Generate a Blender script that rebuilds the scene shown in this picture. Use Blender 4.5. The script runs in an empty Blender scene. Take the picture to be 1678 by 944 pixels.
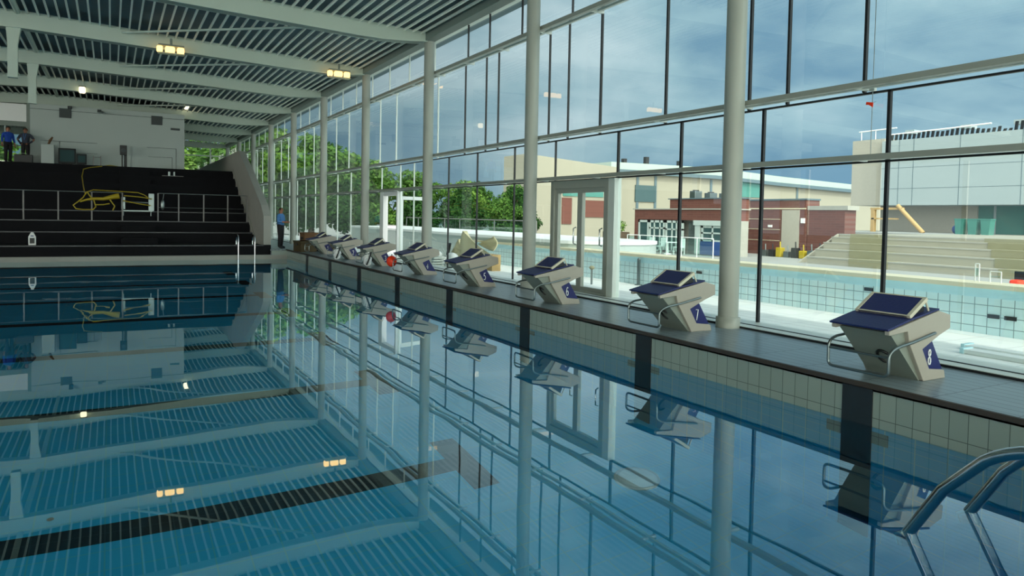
import bpy, bmesh, math, random
from mathutils import Vector, Matrix
random.seed(7)
C = bpy.context.scene.collection
PI = math.pi
SKYB = 15.

# ------------------------------------------------------------------ materials
MATS = {}
def _nt(name):
    m = bpy.data.materials.new(name); m.use_nodes = True
    nt = m.node_tree; nt.nodes.clear()
    out = nt.nodes.new('ShaderNodeOutputMaterial')
    return m, nt, out
def N(nt, t, **kw):
    n = nt.nodes.new(t)
    for k, v in kw.items():
        if k in n.inputs.keys(): n.inputs[k].default_value = v
        else: setattr(n, k, v)
    return n
def L(nt, a, b): nt.links.new(a, b)
def rgb(c): return (c[0], c[1], c[2], 1.0)
def srgb(r, g, b):
    f = lambda v: (v/255/12.92) if v/255 <= .04045 else ((v/255+.055)/1.055)**2.4
    return (f(r), f(g), f(b))

def plain(name, col, rough=.5, metal=0., var=.08, scale=6., bump=0., spec=.5):
    if name in MATS: return MATS[name]
    m, nt, out = _nt(name)
    b = N(nt, 'ShaderNodeBsdfPrincipled', Roughness=rough, Metallic=metal)
    b.inputs['Specular IOR Level'].default_value = spec
    tc = N(nt, 'ShaderNodeTexCoord')
    nz = N(nt, 'ShaderNodeTexNoise', Scale=scale, Detail=3.)
    L(nt, tc.outputs['Object'], nz.inputs['Vector'])
    mx = N(nt, 'ShaderNodeMix', data_type='RGBA')
    mx.inputs[6].default_value = rgb([c*(1-var) for c in col]); mx.inputs[7].default_value = rgb([min(1, c*(1+var)) for c in col])
    L(nt, nz.outputs['Fac'], mx.inputs[0]); L(nt, mx.outputs[2], b.inputs['Base Color'])
    if bump:
        bp = N(nt, 'ShaderNodeBump', Strength=bump, Distance=.01)
        L(nt, nz.outputs['Fac'], bp.inputs['Height']); L(nt, bp.outputs[0], b.inputs['Normal'])
    L(nt, b.outputs[0], out.inputs[0]); MATS[name] = m; return m

def tiles(name, c1, c2, grout, w, h, axes='XY', rough=.4, gap=.006, offset=0., shift=(0, 0, 0), spec=.5):
    """rectangular tiles laid on the plane of two object axes"""
    m, nt, out = _nt(name)
    b = N(nt, 'ShaderNodeBsdfPrincipled', Roughness=rough)
    b.inputs['Specular IOR Level'].default_value = spec
    tc = N(nt, 'ShaderNodeTexCoord'); sp = N(nt, 'ShaderNodeSeparateXYZ'); cb = N(nt, 'ShaderNodeCombineXYZ')
    L(nt, tc.outputs['Object'], sp.inputs[0])
    L(nt, sp.outputs['XYZ'.index(axes[0])], cb.inputs[0]); L(nt, sp.outputs['XYZ'.index(axes[1])], cb.inputs[1])
    mp = N(nt, 'ShaderNodeMapping'); mp.inputs['Location'].default_value = shift
    L(nt, cb.outputs[0], mp.inputs[0])
    br = N(nt, 'ShaderNodeTexBrick', offset=offset, offset_frequency=2, squash=1.)
    br.inputs['Scale'].default_value = 1.; br.inputs['Brick Width'].default_value = w; br.inputs['Row Height'].default_value = h
    br.inputs['Mortar Size'].default_value = gap; br.inputs['Mortar Smooth'].default_value = .1
    br.inputs['Color1'].default_value = rgb(c1); br.inputs['Color2'].default_value = rgb(c2); br.inputs['Mortar'].default_value = rgb(grout)
    L(nt, mp.outputs[0], br.inputs['Vector']); L(nt, br.outputs['Color'], b.inputs['Base Color'])
    L(nt, b.outputs[0], out.inputs[0]); MATS[name] = m; return m

def glass(name, tint, f0=.07, fmax=.95, rough=0.):
    m, nt, out = _nt(name)
    tr = N(nt, 'ShaderNodeBsdfTransparent'); tr.inputs[0].default_value = rgb(tint)
    gl = N(nt, 'ShaderNodeBsdfGlossy'); gl.inputs['Color'].default_value = (1, 1, 1, 1); gl.inputs['Roughness'].default_value = rough
    ge = N(nt, 'ShaderNodeNewGeometry')
    dt = N(nt, 'ShaderNodeVectorMath', operation='DOT_PRODUCT')
    L(nt, ge.outputs['Normal'], dt.inputs[0]); L(nt, ge.outputs['Incoming'], dt.inputs[1])
    ab = N(nt, 'ShaderNodeMath', operation='ABSOLUTE'); L(nt, dt.outputs['Value'], ab.inputs[0])
    su = N(nt, 'ShaderNodeMath', operation='SUBTRACT', use_clamp=True); su.inputs[0].default_value = 1.; L(nt, ab.outputs[0], su.inputs[1])
    pw = N(nt, 'ShaderNodeMath', operation='POWER'); pw.inputs[1].default_value = 5.; L(nt, su.outputs[0], pw.inputs[0])
    ma = N(nt, 'ShaderNodeMath', operation='MULTIPLY_ADD'); ma.inputs[1].default_value = fmax-f0; ma.inputs[2].default_value = f0
    L(nt, pw.outputs[0], ma.inputs[0])
    mx = N(nt, 'ShaderNodeMixShader'); L(nt, ma.outputs[0], mx.inputs[0]); L(nt, tr.outputs[0], mx.inputs[1]); L(nt, gl.outputs[0], mx.inputs[2])
    L(nt, mx.outputs[0], out.inputs[0]); MATS[name] = m; return m

def water_mat():
    m, nt, out = _nt('pool_water')
    rf = N(nt, 'ShaderNodeBsdfRefraction', IOR=1.333, Roughness=0.); rf.inputs['Color'].default_value = rgb((.84, .98, 1.))
    gl = N(nt, 'ShaderNodeBsdfGlossy'); gl.inputs['Color'].default_value = (.84, .97, 1, 1); gl.inputs['Roughness'].default_value = 0.
    tc = N(nt, 'ShaderNodeTexCoord'); nz = N(nt, 'ShaderNodeTexNoise', Scale=1.3, Detail=1.)
    L(nt, tc.outputs['Object'], nz.inputs['Vector'])
    bp = N(nt, 'ShaderNodeBump', Strength=.02, Distance=.05); L(nt, nz.outputs['Fac'], bp.inputs['Height'])
    L(nt, bp.outputs[0], rf.inputs['Normal']); L(nt, bp.outputs[0], gl.inputs['Normal'])
    ge = N(nt, 'ShaderNodeNewGeometry'); dt = N(nt, 'ShaderNodeVectorMath', operation='DOT_PRODUCT')
    L(nt, ge.outputs['Normal'], dt.inputs[0]); L(nt, ge.outputs['Incoming'], dt.inputs[1])
    ab = N(nt, 'ShaderNodeMath', operation='ABSOLUTE'); L(nt, dt.outputs['Value'], ab.inputs[0])
    su = N(nt, 'ShaderNodeMath', operation='SUBTRACT', use_clamp=True); su.inputs[0].default_value = 1.; L(nt, ab.outputs[0], su.inputs[1])
    pw = N(nt, 'ShaderNodeMath', operation='POWER'); pw.inputs[1].default_value = 2.8; L(nt, su.outputs[0], pw.inputs[0])
    ma = N(nt, 'ShaderNodeMath', operation='MULTIPLY_ADD'); ma.inputs[1].default_value = .97; ma.inputs[2].default_value = .02; L(nt, pw.outputs[0], ma.inputs[0])
    mx = N(nt, 'ShaderNodeMixShader'); L(nt, ma.outputs[0], mx.inputs[0]); L(nt, rf.outputs[0], mx.inputs[1]); L(nt, gl.outputs[0], mx.inputs[2])
    L(nt, mx.outputs[0], out.inputs[0]); return m

def emit(name, col, s):
    m, nt, out = _nt(name)
    e = N(nt, 'ShaderNodeEmission', Strength=s); e.inputs[0].default_value = rgb(col); L(nt, e.outputs[0], out.inputs[0]); MATS[name] = m; return m

def leaf_mat(name, c1, c2):
    m, nt, out = _nt(name)
    ge = N(nt, 'ShaderNodeNewGeometry'); mx = N(nt, 'ShaderNodeMix', data_type='RGBA')
    mx.inputs[6].default_value = rgb(c1); mx.inputs[7].default_value = rgb(c2)
    L(nt, ge.outputs['Random Per Island'], mx.inputs[0])
    d = N(nt, 'ShaderNodeBsdfDiffuse'); t = N(nt, 'ShaderNodeBsdfTranslucent')
    L(nt, mx.outputs[2], d.inputs[0]); L(nt, mx.outputs[2], t.inputs[0])
    ms = N(nt, 'ShaderNodeMixShader'); ms.inputs[0].default_value = .35
    L(nt, d.outputs[0], ms.inputs[1]); L(nt, t.outputs[0], ms.inputs[2]); L(nt, ms.outputs[0], out.inputs[0]); return m

M = {}
M['steel_paint'] = plain('pale_painted_steel', srgb(156, 160, 150), .38, 0, .04, 3.)
M['beam_paint'] = plain('beam_paint', srgb(190, 204, 192), .5, 0, .04, 2.)
M['fin'] = plain('ceiling_fin_paint', srgb(242, 246, 234), .5, 0, .03)
M['deck_roof'] = plain('dark_roof_deck', srgb(98, 118, 126), .8, 0, .15, 2.)
M['rail_paint'] = plain('transom_paint', srgb(150, 154, 144), .4, 0, .04)
M['rail_light'] = plain('transom_light', srgb(205, 212, 205), .35, 0, .04)
M['black'] = plain('black_gasket', srgb(14, 16, 20), .5)
M['gutter'] = plain('gutter_grey', srgb(120, 132, 124), .5, 0, .05)
M['floor_deck'] = tiles('slate_deck_tiles', srgb(128, 142, 148), srgb(120, 135, 142), srgb(70, 76, 80), .125, .6, 'XY', .3, .006, .5)
M['nosing'] = plain('dark_brown_nosing', srgb(62, 54, 48), .5, 0, .2, 8.)
M['wall_tile'] = tiles('grey_pool_tiles', srgb(148, 160, 150), srgb(142, 155, 146), srgb(92, 100, 96), .1375, .277, 'YZ', .25, .003, 0, (.06, 0, 0))
M['pool_tile'] = tiles('blue_pool_tiles', srgb(62, 208, 255), srgb(54, 202, 254), srgb(96, 208, 236), .25, .25, 'XY', .4, .006)
M['pool_tile_v'] = tiles('blue_pool_wall_tiles', srgb(62, 208, 255), srgb(54, 202, 254), srgb(150, 226, 236), .25, .25, 'YZ', .4, .006)
M['lane_black'] = tiles('black_lane_tiles', srgb(22, 25, 30), srgb(28, 31, 36), srgb(60, 70, 74), .25, .25, 'XY', .35, .004)
M['stripe_black'] = plain('black_stripe_tiles', srgb(40, 44, 48), .3, 0, .1, 10.)
M['target_grey'] = plain('grey_target_tiles', srgb(70, 66, 66), .4)
M['water'] = water_mat()
M['window_glass'] = glass('window_glass', (.80, .90, .89), .12)
M['clear_glass'] = glass('fence_glass', (.80, .92, .90), .08)
M['block_shell'] = plain('warm_grey_plastic_shell', srgb(166, 160, 148), .42, 0, .03, 20.)
M['block_body'] = plain('grey_green_plastic_body', srgb(132, 140, 130), .45, 0, .05, 12.)
M['navy'] = plain('navy_grip_surface', srgb(28, 36, 92), .55, 0, .12, 60., .3)
M['navy_panel'] = plain('navy_number_panel', srgb(16, 24, 92), .35, 0, .06)
M['cream_edge'] = plain('cream_edging', srgb(206, 200, 178), .45)
M['chrome'] = plain('brushed_steel', srgb(200, 204, 206), .14, 1., .04, 20.)
M['steel_dark'] = plain('dull_steel', srgb(120, 130, 130), .3, .8, .05)
M['white'] = plain('white_plastic', srgb(236, 238, 236), .4, 0, .02)
M['bleacher'] = plain('black_stained_bleacher', srgb(18, 19, 23), .75, 0, .2, 3., 0., .15)
M['bleacher_edge'] = plain('grey_step_edge', srgb(46, 48, 54), .4)
M['concrete'] = plain('fair_faced_concrete', srgb(158, 158, 150), .75, 0, .1, 2., .2)
M['box_wall'] = plain('grey_white_wall_panels', srgb(176, 188, 184), .55, 0, .03, 1.)
M['vent'] = plain('vent_mesh', srgb(62, 70, 72), .6)
M['seam'] = plain('dark_panel_seam', srgb(64, 72, 72), .6)
M['dark'] = plain('black_plastic', srgb(20, 22, 24), .45)
M['yellow'] = plain('yellow_hose', srgb(170, 150, 26), .5, 0, .15, 20.)
M['silver'] = plain('grey_rail_paint', srgb(128, 126, 124), .4)
M['skin'] = plain('skin', srgb(150, 100, 74), .55)
M['hair'] = plain('dark_hair', srgb(22, 18, 16), .7)
M['blue_shirt'] = plain('blue_shirt', srgb(70, 120, 176), .8, 0, .1, 14.)
M['royal_shirt'] = plain('royal_blue_shirt', srgb(26, 72, 168), .8, 0, .1, 14.)
M['grey_shirt'] = plain('charcoal_shirt', srgb(52, 58, 72), .8, 0, .1, 14.)
M['trousers'] = plain('black_trousers', srgb(24, 22, 26), .85)
M['crate'] = plain('dark_ochre_crate', srgb(72, 58, 26), .6, 0, .4, 12.)
M['box_brown'] = plain('brown_cardboard', srgb(104, 74, 46), .8, 0, .1, 8.)
M['red'] = plain('orange_red_plastic', srgb(250, 60, 14), .4)
M['paving'] = tiles('white_paving', srgb(232, 234, 230), srgb(226, 230, 228), srgb(196, 200, 198), .6, .6, 'XY', .7, .008)
M['out_tile'] = tiles('pale_blue_outdoor_tiles', srgb(214, 238, 240), srgb(206, 234, 238), srgb(120, 144, 150), .16, .14, 'YZ', .35, .005)
M['out_band'] = plain('light_blue_waterline_band', srgb(190, 230, 240), .3)
M['coping'] = plain('cream_coping', srgb(214, 206, 178), .7, 0, .06)
M['ground'] = plain('grey_outdoor_concrete', srgb(150, 152, 148), .85, 0, .08, .4)
M['brick'] = tiles('red_brick', srgb(108, 64, 54), srgb(98, 58, 49), srgb(108, 76, 68), .6, .14, 'YZ', .85, .012, .5)
M['beige'] = plain('beige_cladding', srgb(152, 148, 132), .8, 0, .04, .3)
M['beige_roof'] = plain('pale_green_roof', srgb(162, 178, 170), .6, 0, .04)
M['dark_band'] = plain('dark_blue_fascia', srgb(84, 104, 112), .6)
M['panel_grey'] = plain('pale_grey_facade_panel', srgb(158, 171, 174), .6, 0, .02)
M['core'] = plain('warm_grey_concrete_core', srgb(168, 164, 152), .75, 0, .05)
M['dark_glass'] = plain('dark_window_glass', srgb(60, 84, 86), .12, 0, .1, 1.)
M['teal_glass'] = plain('teal_window_glass', srgb(70, 128, 118), .12, 0, .1, 1.)
M['blue_panel'] = plain('deep_blue_panel', srgb(40, 72, 130), .4)
M['step_conc'] = plain('olive_grey_concrete_steps', srgb(154, 152, 138), .85, 0, .08, 1.)
M['olive'] = plain('olive_matting', srgb(134, 132, 106), .9, 0, .1, 2.)
M['timber'] = plain('tan_timber', srgb(176, 146, 96), .7, 0, .15, 3.)
M['canvas'] = plain('cream_fabric', srgb(226, 212, 172), .8, 0, .05, 4.)
M['bark'] = plain('bark', srgb(84, 70, 56), .9, 0, .2, 4.)
M['leaf_a'] = leaf_mat('mid_green_leaves', srgb(56, 92, 42), srgb(104, 140, 68))
M['leaf_b'] = leaf_mat('deep_green_leaves', srgb(32, 64, 34), srgb(68, 104, 52))
M['leaf_c'] = leaf_mat('yellow_green_leaves', srgb(78, 116, 50), srgb(134, 164, 82))
M['bulb'] = emit('lamp_glow', (1., .58, .18), 3.2)
M['bulb_white'] = emit('lamp_glow_pale', (1., .82, .5), 3.)
M['pool_lens'] = plain('pale_cyan_grille', srgb(250, 255, 255), .3)

# ------------------------------------------------------------------ mesh building
class MB:
    def __init__(s): s.v = []; s.f = []; s.sm = []
    def add(s, vs, fs, smooth=False):
        o = len(s.v); s.v += [tuple(v) for v in vs]; s.f += [tuple(i+o for i in f) for f in fs]; s.sm += [smooth]*len(fs); return s
    def box(s, x0, y0, z0, x1, y1, z1):
        x0, x1 = min(x0, x1), max(x0, x1); y0, y1 = min(y0, y1), max(y0, y1); z0, z1 = min(z0, z1), max(z0, z1)
        vs = [(x, y, z) for z in (z0, z1) for (x, y) in ((x0, y0), (x1, y0), (x1, y1), (x0, y1))]
        return s.add(vs, [(3, 2, 1, 0), (4, 5, 6, 7), (0, 1, 5, 4), (1, 2, 6, 5), (2, 3, 7, 6), (3, 0, 4, 7)])
    def quad(s, a, b, c, d): return s.add([a, b, c, d], [(0, 1, 2, 3)])
    def prism(s, pts, axis, a0, a1):
        """polygon in the two other axes (in XYZ order) swept along axis"""
        def mk(p, a):
            r = list(p); r.insert(axis, a); return tuple(r)
        n = len(pts); ar = sum(pts[i][0]*pts[(i+1) % n][1]-pts[(i+1) % n][0]*pts[i][1] for i in range(n))
        if (ar < 0) != (axis == 1): pts = pts[::-1]
        vs = [mk(p, a0) for p in pts]+[mk(p, a1) for p in pts]
        fs = [tuple(range(n))[::-1], tuple(range(n, 2*n))]+[(i, (i+1) % n, n+(i+1) % n, n+i) for i in range(n)]
        return s.add(vs, fs)
    def tube(s, pts, r, n=10, closed=False, cap=True):
        P = [Vector(p) for p in pts]; k = len(P); rings = []; up = None
        rr = r if isinstance(r, (list, tuple)) else [r]*k
        for i, p in enumerate(P):
            a = P[(i-1) % k] if (closed or i > 0) else p; b = P[(i+1) % k] if (closed or i < k-1) else p
            t = (b-a).normalized()
            if up is None: up = Vector((0, 0, 1)) if abs(t.z) < .9 else Vector((1, 0, 0))
            u = (up-t*up.dot(t)).normalized(); w = t.cross(u); up = u
            rings.append([p+(u*math.cos(2*PI*j/n)+w*math.sin(2*PI*j/n))*rr[i] for j in range(n)])
        vs = [v for ring in rings for v in ring]; fs = []
        for i in range(k if closed else k-1):
            o, q = i*n, ((i+1) % k)*n
            fs += [(o+j, o+(j+1) % n, q+(j+1) % n, q+j) for j in range(n)]
        s.add(vs, fs, True)
        if cap and not closed:
            s.add(rings[0], [tuple(range(n))[::-1]]); s.add(rings[-1], [tuple(range(n))])
        return s
    def lathe(s, prof, c=(0, 0, 0), n=24, smooth=True):
        vs = []; k = len(prof)
        for (r, z) in prof:
            vs += [(c[0]+r*math.cos(2*PI*j/n), c[1]+r*math.sin(2*PI*j/n), c[2]+z) for j in range(n)]
        fs = [(i*n+j, i*n+(j+1) % n, (i+1)*n+(j+1) % n, (i+1)*n+j) for i in range(k-1) for j in range(n)]
        s.add(vs, fs, smooth)
        if prof[0][0] > 1e-4: s.add(vs[:n], [tuple(range(n))[::-1]])
        if prof[-1][0] > 1e-4: s.add(vs[-n:], [tuple(range(n))])
        return s
    def ball(s, c, r, n=12, sq=(1, 1, 1)):
        return s.lathe([(max(1e-5, r*math.sin(PI*i/n)), -r*math.cos(PI*i/n)) for i in range(n+1)], (0, 0, 0), n*2).scale_last((n+1)*n*2, sq, c)
    def scale_last(s, k, sq, c):
        # the lathe with tiny end radii adds no caps
        o = len(s.v)-k
        for i in range(o, len(s.v)):
            v = s.v[i]; s.v[i] = (c[0]+v[0]*sq[0], c[1]+v[1]*sq[1], c[2]+v[2]*sq[2])
        return s
    def xf(s, mat):
        s.v = [tuple(mat @ Vector(v)) for v in s.v]; return s
    def build(s, name, mat, parent=None, bevel=0.):
        me = bpy.data.meshes.new(name); me.from_pydata(s.v, [], s.f); me.update()
        for p, q in zip(me.polygons, s.sm): p.use_smooth = q
        o = bpy.data.objects.new(name, me); C.objects.link(o)
        if mat: me.materials.append(M[mat] if isinstance(mat, str) else mat)
        if parent: o.parent = parent
        if bevel:
            b = o.modifiers.new('bevel', 'BEVEL'); b.width = bevel; b.segments = 2; b.limit_method = 'ANGLE'
        return o

def empty(name, loc=(0, 0, 0), rz=0.):
    o = bpy.data.objects.new(name, None); o.location = loc; o.rotation_euler = (0, 0, rz); o.empty_display_size = .1; C.objects.link(o); return o
def tag(o, label=None, cat=None, group=None, kind=None):
    for k, v in (('label', label), ('category', cat), ('group', group), ('kind', kind)):
        if v: o[k] = v
    return o
def thing(name, label, cat, loc=(0, 0, 0), rz=0., group=None):
    return tag(empty(name, loc, rz), label, cat, group)
def struct(name, mb, mat, parent=None, bevel=0.):
    o = mb.build(name, mat, parent, bevel)
    if not parent: o['kind'] = 'structure'
    return o
def copy_tree(o, parent=None):
    c = o.copy(); C.objects.link(c); c.parent = parent
    for ch in list(o.children): copy_tree(ch, c)
    return c
def arc(p0, p1, p2, n=6):
    p0, p1, p2 = Vector(p0), Vector(p1), Vector(p2)
    return [(1-t)**2*p0+2*t*(1-t)*p1+t*t*p2 for t in [i/n for i in range(n+1)]]

# ------------------------------------------------------------------ key dimensions
LANE = 2.75
WZ = -.3505                     # water level
FZ = -2.737                     # pool floor
FAR = 22.25                     # far pool edge
NEAR = -2.55                    # near pool edge
COLX, COLY, COLS = 1.22, 2.62, 4.858
GX = 1.75                       # glass plane
BOT = 5.52                      # column top
colY = [COLY+COLS*k for k in range(-2, 10)]
LEFT = -24.

# ------------------------------------------------------------------ pool basin and decks
struct('floor_start_deck', MB().box(.0, -9, -.06, 1.34, 47, 0), 'floor_deck')
struct('trim_1', MB().box(-.03, -9, -.04, .012, FAR+.02, .004), 'nosing', None, .008)
wall = struct('wall_pool_end', MB().box(0, -9, WZ-.02, .12, FAR, -.04), 'wall_tile')
struct('wall_pool_end_below_water', MB().box(0, -9, FZ, .12, FAR, WZ-.02), 'pool_tile_v')
fl = struct('floor_pool', MB().box(LEFT, NEAR, FZ-.1, .1, FAR, FZ), 'pool_tile')
struct('wall_pool_far', MB().box(LEFT, FAR, FZ, .12, FAR+.15, -.2), 'concrete')
struct('wall_pool_far_corner', MB().box(-.52, FAR, -.2, .12, FAR+.15, -.05), 'wall_tile')
struct('wall_pool_near', MB().box(LEFT, NEAR-.15, FZ, .12, NEAR, -.02), 'pool_tile_v')
struct('floor_near_deck', MB().box(LEFT, -9, -.06, 0, NEAR-.15, -.01), 'floor_deck')
struct('wall_pool_left', MB().box(LEFT-.15, NEAR, FZ, LEFT, FAR, -.05), 'pool_tile')
struct('floor_left_deck', MB().box(-30, -9, -.06, LEFT-.15, 47, -.01), 'floor_deck')
struct('floor_far_ledge', MB().box(LEFT, FAR+.15, -.3, -.52, FAR+.5, -.2), 'concrete')
struct('floor_far_corner', MB().box(-.52, FAR+.15, -.06, .0, 47, 0), 'floor_deck')
for i in range(8):
    y = LANE*i
    MB().box(-.012, y-.137, FZ, .0, y+.137, -.045).build('lane_stripe', 'stripe_black', wall)
    for sgn in (-1, 1):
        MB().box(-.01, y+sgn*.138, WZ-.46, .0, y+sgn*.28, WZ-.14).build('target_bar', 'target_grey', wall)
    MB().box(LEFT+2.2, y-.137, FZ, -2.2, y+.137, FZ+.006).build('lane_line', 'lane_black', fl)
    MB().box(-2.47, y-.55, FZ, -2.2, y+.55, FZ+.006).build('lane_cross_mark', 'lane_black', fl)
struct('water_surface', MB().quad((LEFT, NEAR, WZ), (0, NEAR, WZ), (0, FAR, WZ), (LEFT, FAR, WZ)), 'water')
t = thing('floor_inlet', 'round pale cyan grille set in the pool floor beside a black lane line', 'drain', (-.99, 1.63, FZ))
MB().lathe([(.001, 0), (.2, 0), (.2, .03), (.17, .045), (.001, .05)]).build('grille', 'pool_lens', t)
MB().lathe([(.2, 0), (.225, 0), (.225, .02), (.2, .02)]).build('rim', 'white', t)
t = thing('floor_drain', 'small black round drain alone on the blue pool floor near its left side', 'drain', (-5.89, 3.11, FZ))
MB().lathe([(.001, 0), (.02, 0), (.02, .01), (.001, .012)], n=16).build('cover', 'dark', t)
MB().lathe([(.02, 0), (.026, 0), (.026, .006), (.02, .006)], n=16).build('rim', 'steel_dark', t)

# ------------------------------------------------------------------ columns, roof
CL = ['round pale steel column standing beside block eight out of view', 'column behind the camera']
words = ['nearest round pale column, standing just behind the block numbered seven',
         'tall round column standing behind the block numbered six, left of the glass door',
         'round column between blocks four and five, left of the cream fabric shells',
         'round column right of the white open door frame, behind block three',
         'fifth round column counted from the nearest, behind the second block from far end',
         'sixth round column counted from the nearest, beside the dark crates',
         'seventh round column counted from the nearest, at the person in the blue shirt',
         'round column second from the far end wall, past the sloping concrete parapet',
         'round column third from far end, partly behind the sloping concrete parapet',
         'farthest round column against the end wall glazing']
proto = None
def make_column():
    t = thing('column', 'column', 'column', (COLX, 0, 0), 0, 'columns along the glass wall')
    MB().lathe([(.122, .13), (.122, BOT-.02)], n=32).build('shaft', 'steel_paint', t)
    MB().lathe([(.147, 0), (.147, .125), (.122, .135)], n=32).build('base_collar', 'steel_paint', t)
    MB().box(-.13, -.13, BOT-.03, .13, .13, BOT+.03).build('head_plate', 'gutter', t)
    return t
for k in range(0, 10):
    y = COLY+COLS*k
    if proto is None: proto = make_column(); c = proto
    else: c = copy_tree(proto)
    c.location = (COLX, y, 0); c['label'] = words[k]

def ztop(x): return 5.665+.043*(1.06-x) if x > -7.4 else 5.665+.043*8.46-.03*(-7.4-x)
def zbot(x):
    b = 5.34+.035*(.0-x) if x > -7.4 else 5.34+.035*7.4-.03*(-7.4-x)
    if x > -.6: b += .16*((x+.6)/1.8)**2
    return b
for k in range(-2, 10):
    y = COLY+COLS*k
    xs = [1.22, 1.18, 1.05, .8, .4, 0, -.6, -1.5, -3, -5, -7.4, -10, -14, -19, LEFT]
    top = [(x, ztop(x)-(.16 if x > 1.2 else .07 if x > 1.1 else 0)) for x in xs]
    bot = [(x, zbot(x)+(.03 if x > 1.2 else 0)) for x in xs][::-1]
    o = struct('roof_beam', MB().prism(top+bot, 1, y-.09, y+.09), 'beam_paint')
    # lower flange
    fb = [(x, zbot(x)-.0) for x in xs[2:]]; ft = [(x, zbot(x)+.035) for x in xs[2:]][::-1]
    MB().prism(fb+ft, 1, y-.15, y+.15).build('flange', 'beam_paint', o)
    if k in (3, 4):
        px = -7.5
        post = MB().add([(px-.1, y-.09, 4.42), (px+.1, y-.09, 4.42), (px+.1, y+.09, 4.42), (px-.1, y+.09, 4.42),
                         (px-.1, y-.09, 5.2), (px+.1, y-.09, 5.2), (px+.1, y+.09, 5.2), (px-.1, y+.09, 5.2),
                         (px-.13, y-.09, 5.62), (px+.17, y-.09, 5.62), (px+.17, y+.09, 5.62), (px-.13, y+.09, 5.62)],
                        [(3, 2, 1, 0), (8, 9, 10, 11)]+[(a+j, a+(j+1) % 4, a+4+(j+1) % 4, a+4+j) for a in (0, 4) for j in range(4)])
        post.build('hanger_post', 'beam_paint', o)
# fins bay by bay, dark deck above
for k in range(-2, 9):
    y0, y1 = COLY+COLS*k+.05, COLY+COLS*(k+1)-.05
    mb = MB(); x = .98
    while x > -15:
        zt = ztop(x)-.01; zb = ztop(x)-.06
        mb.box(x-.021, y0, zb, x+.017, y1, zt); x -= .215
    o = struct('ceiling_fins', mb, 'fin')
    MB().tube([(-5.2, y1-.05, ztop(-5.2)-.13), (-.8, y0+.1, ztop(-.8)-.16)], .03, 8).build('brace_rod', 'beam_paint', o)
struct('ceiling', MB().prism([(2.3, 6.0), (2.3, 5.86), (1.06, ztop(1.06)+.2), (-7.4, ztop(-7.4)+.2), (LEFT-6, ztop(LEFT)+.2), (LEFT-6, ztop(LEFT)+.45), (-7.4, ztop(-7.4)+.45)], 1, -9, 47.2), 'deck_roof')
struct('trim_2', MB().box(1.08, -9, 5.47, 1.32, 47, 5.76), 'gutter')
struct('trim_3', MB().box(1.6, -9, 5.72, 1.85, 47, 5.9), 'rail_light')
rid = struct('trim_4', MB().tube([(-7.4, -9, 5.99), (-7.4, 47, 5.99)], .07, 8), 'beam_paint')

# ------------------------------------------------------------------ curtain wall
ROWS = {'A': (.03, 1.99), 'B': (2.0, 2.735), 'C': (2.75, 4.93), 'D': (4.95, 5.72)}
J_low = [-9, -7.1, -5.5, -3.88, -2.26, -.67, .95, 2.62, 4.11, 5.58, 7.46, 9.0, 10.7, 12.26, 13.9, 14.55, 15.6, 17.2, 18.8, 20.4, 22.05, 23.7, 25.3, 26.9, 28.5, 30.1, 31.77, 33.4, 35, 36.6, 38.2, 39.9, 41.5, 43.1, 44.7, 46.4]
J_c = [-9, -7.0, -5.2, -3.6, -1.99, -.37, 1.25, 2.27, 2.87, 4.47, 6.10, 7.08, 7.73, 9.76, 10.33, 11.39, 12.97, 13.89, 15.98, 17.4, 19.1, 20.7, 22.3, 23.9, 25.6, 27.2, 28.8, 30.4, 32, 33.7, 35.3, 36.9, 38.5, 40.2, 41.8, 43.4, 45, 46.4]
J_d = [-9, -7.0, -5.2, -3.6, -1.99, -.37, 1.25, 2.87, 4.47, 5.4, 7.0, 8.8, 10.21, 11.28, 13.23, 15, 16.6, 18.2, 19.9, 21.5, 23.1, 24.8, 26.4, 28, 29.7, 31.3, 33, 34.6, 36.2, 38, 39.6, 41.2, 43, 44.6, 46.4]
wn = 0
GAPS = {'A': [(5.58, 7.46), (14.55, 16.98), (15.6, 17.2)]}
for row, J in (('A', J_low), ('B', J_low), ('C', J_c), ('D', J_d)):
    z0, z1 = ROWS[row]
    for a, b in zip(J[:-1], J[1:]):
        if row == 'A' and (abs(a-5.58) < .01 or abs(a-15.6) < .01): continue
        wn += 1
        o = struct('window_%d' % wn, MB().quad((GX, a, z0), (GX, b, z0), (GX, b, z1), (GX, a, z1)), 'window_glass')
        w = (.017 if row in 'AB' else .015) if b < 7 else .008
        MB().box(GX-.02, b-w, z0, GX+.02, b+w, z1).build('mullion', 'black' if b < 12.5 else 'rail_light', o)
# transoms
tn = 4
for z0, z1, zs in ((2.742, 2.80, 2.724), (1.977, 2.035, 1.978), (4.72, 4.79, 4.94)):
    tn += 1
    o = struct('trim_%d' % tn, MB().box(1.36, -9, z0, 1.44, 46.5, z1), 'rail_paint')
    tn += 1
    q = struct('trim_%d' % tn, MB().box(GX-.02, -9, zs, GX+.02, 46.5, zs+.022), 'black')
    if zs != 1.978: MB().box(1.58, -9, (z0+z1)/2-.012, 1.63, 46.5, (z0+z1)/2+.03).build('outer_rail', 'rail_light', q)
    for y in [COLY+.18+COLS/3*j for j in range(-7, 27)]:
        MB().box(1.44, y-.02, z0+.012, GX-.03, y+.02, z1-.012).build('bracket', 'rail_light', o)
tn += 1
o = struct('trim_%d' % tn, MB().box(1.30, -9, 0, GX+.06, 46.5, .028), 'rail_light')
MB().box(1.47, -9, .028, 1.5, 46.5, .034).build('drain_slot', 'black', o)
MB().box(1.29, -9, 0, 1.302, 46.5, .022).build('edge_strip', 'black', o)

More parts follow.
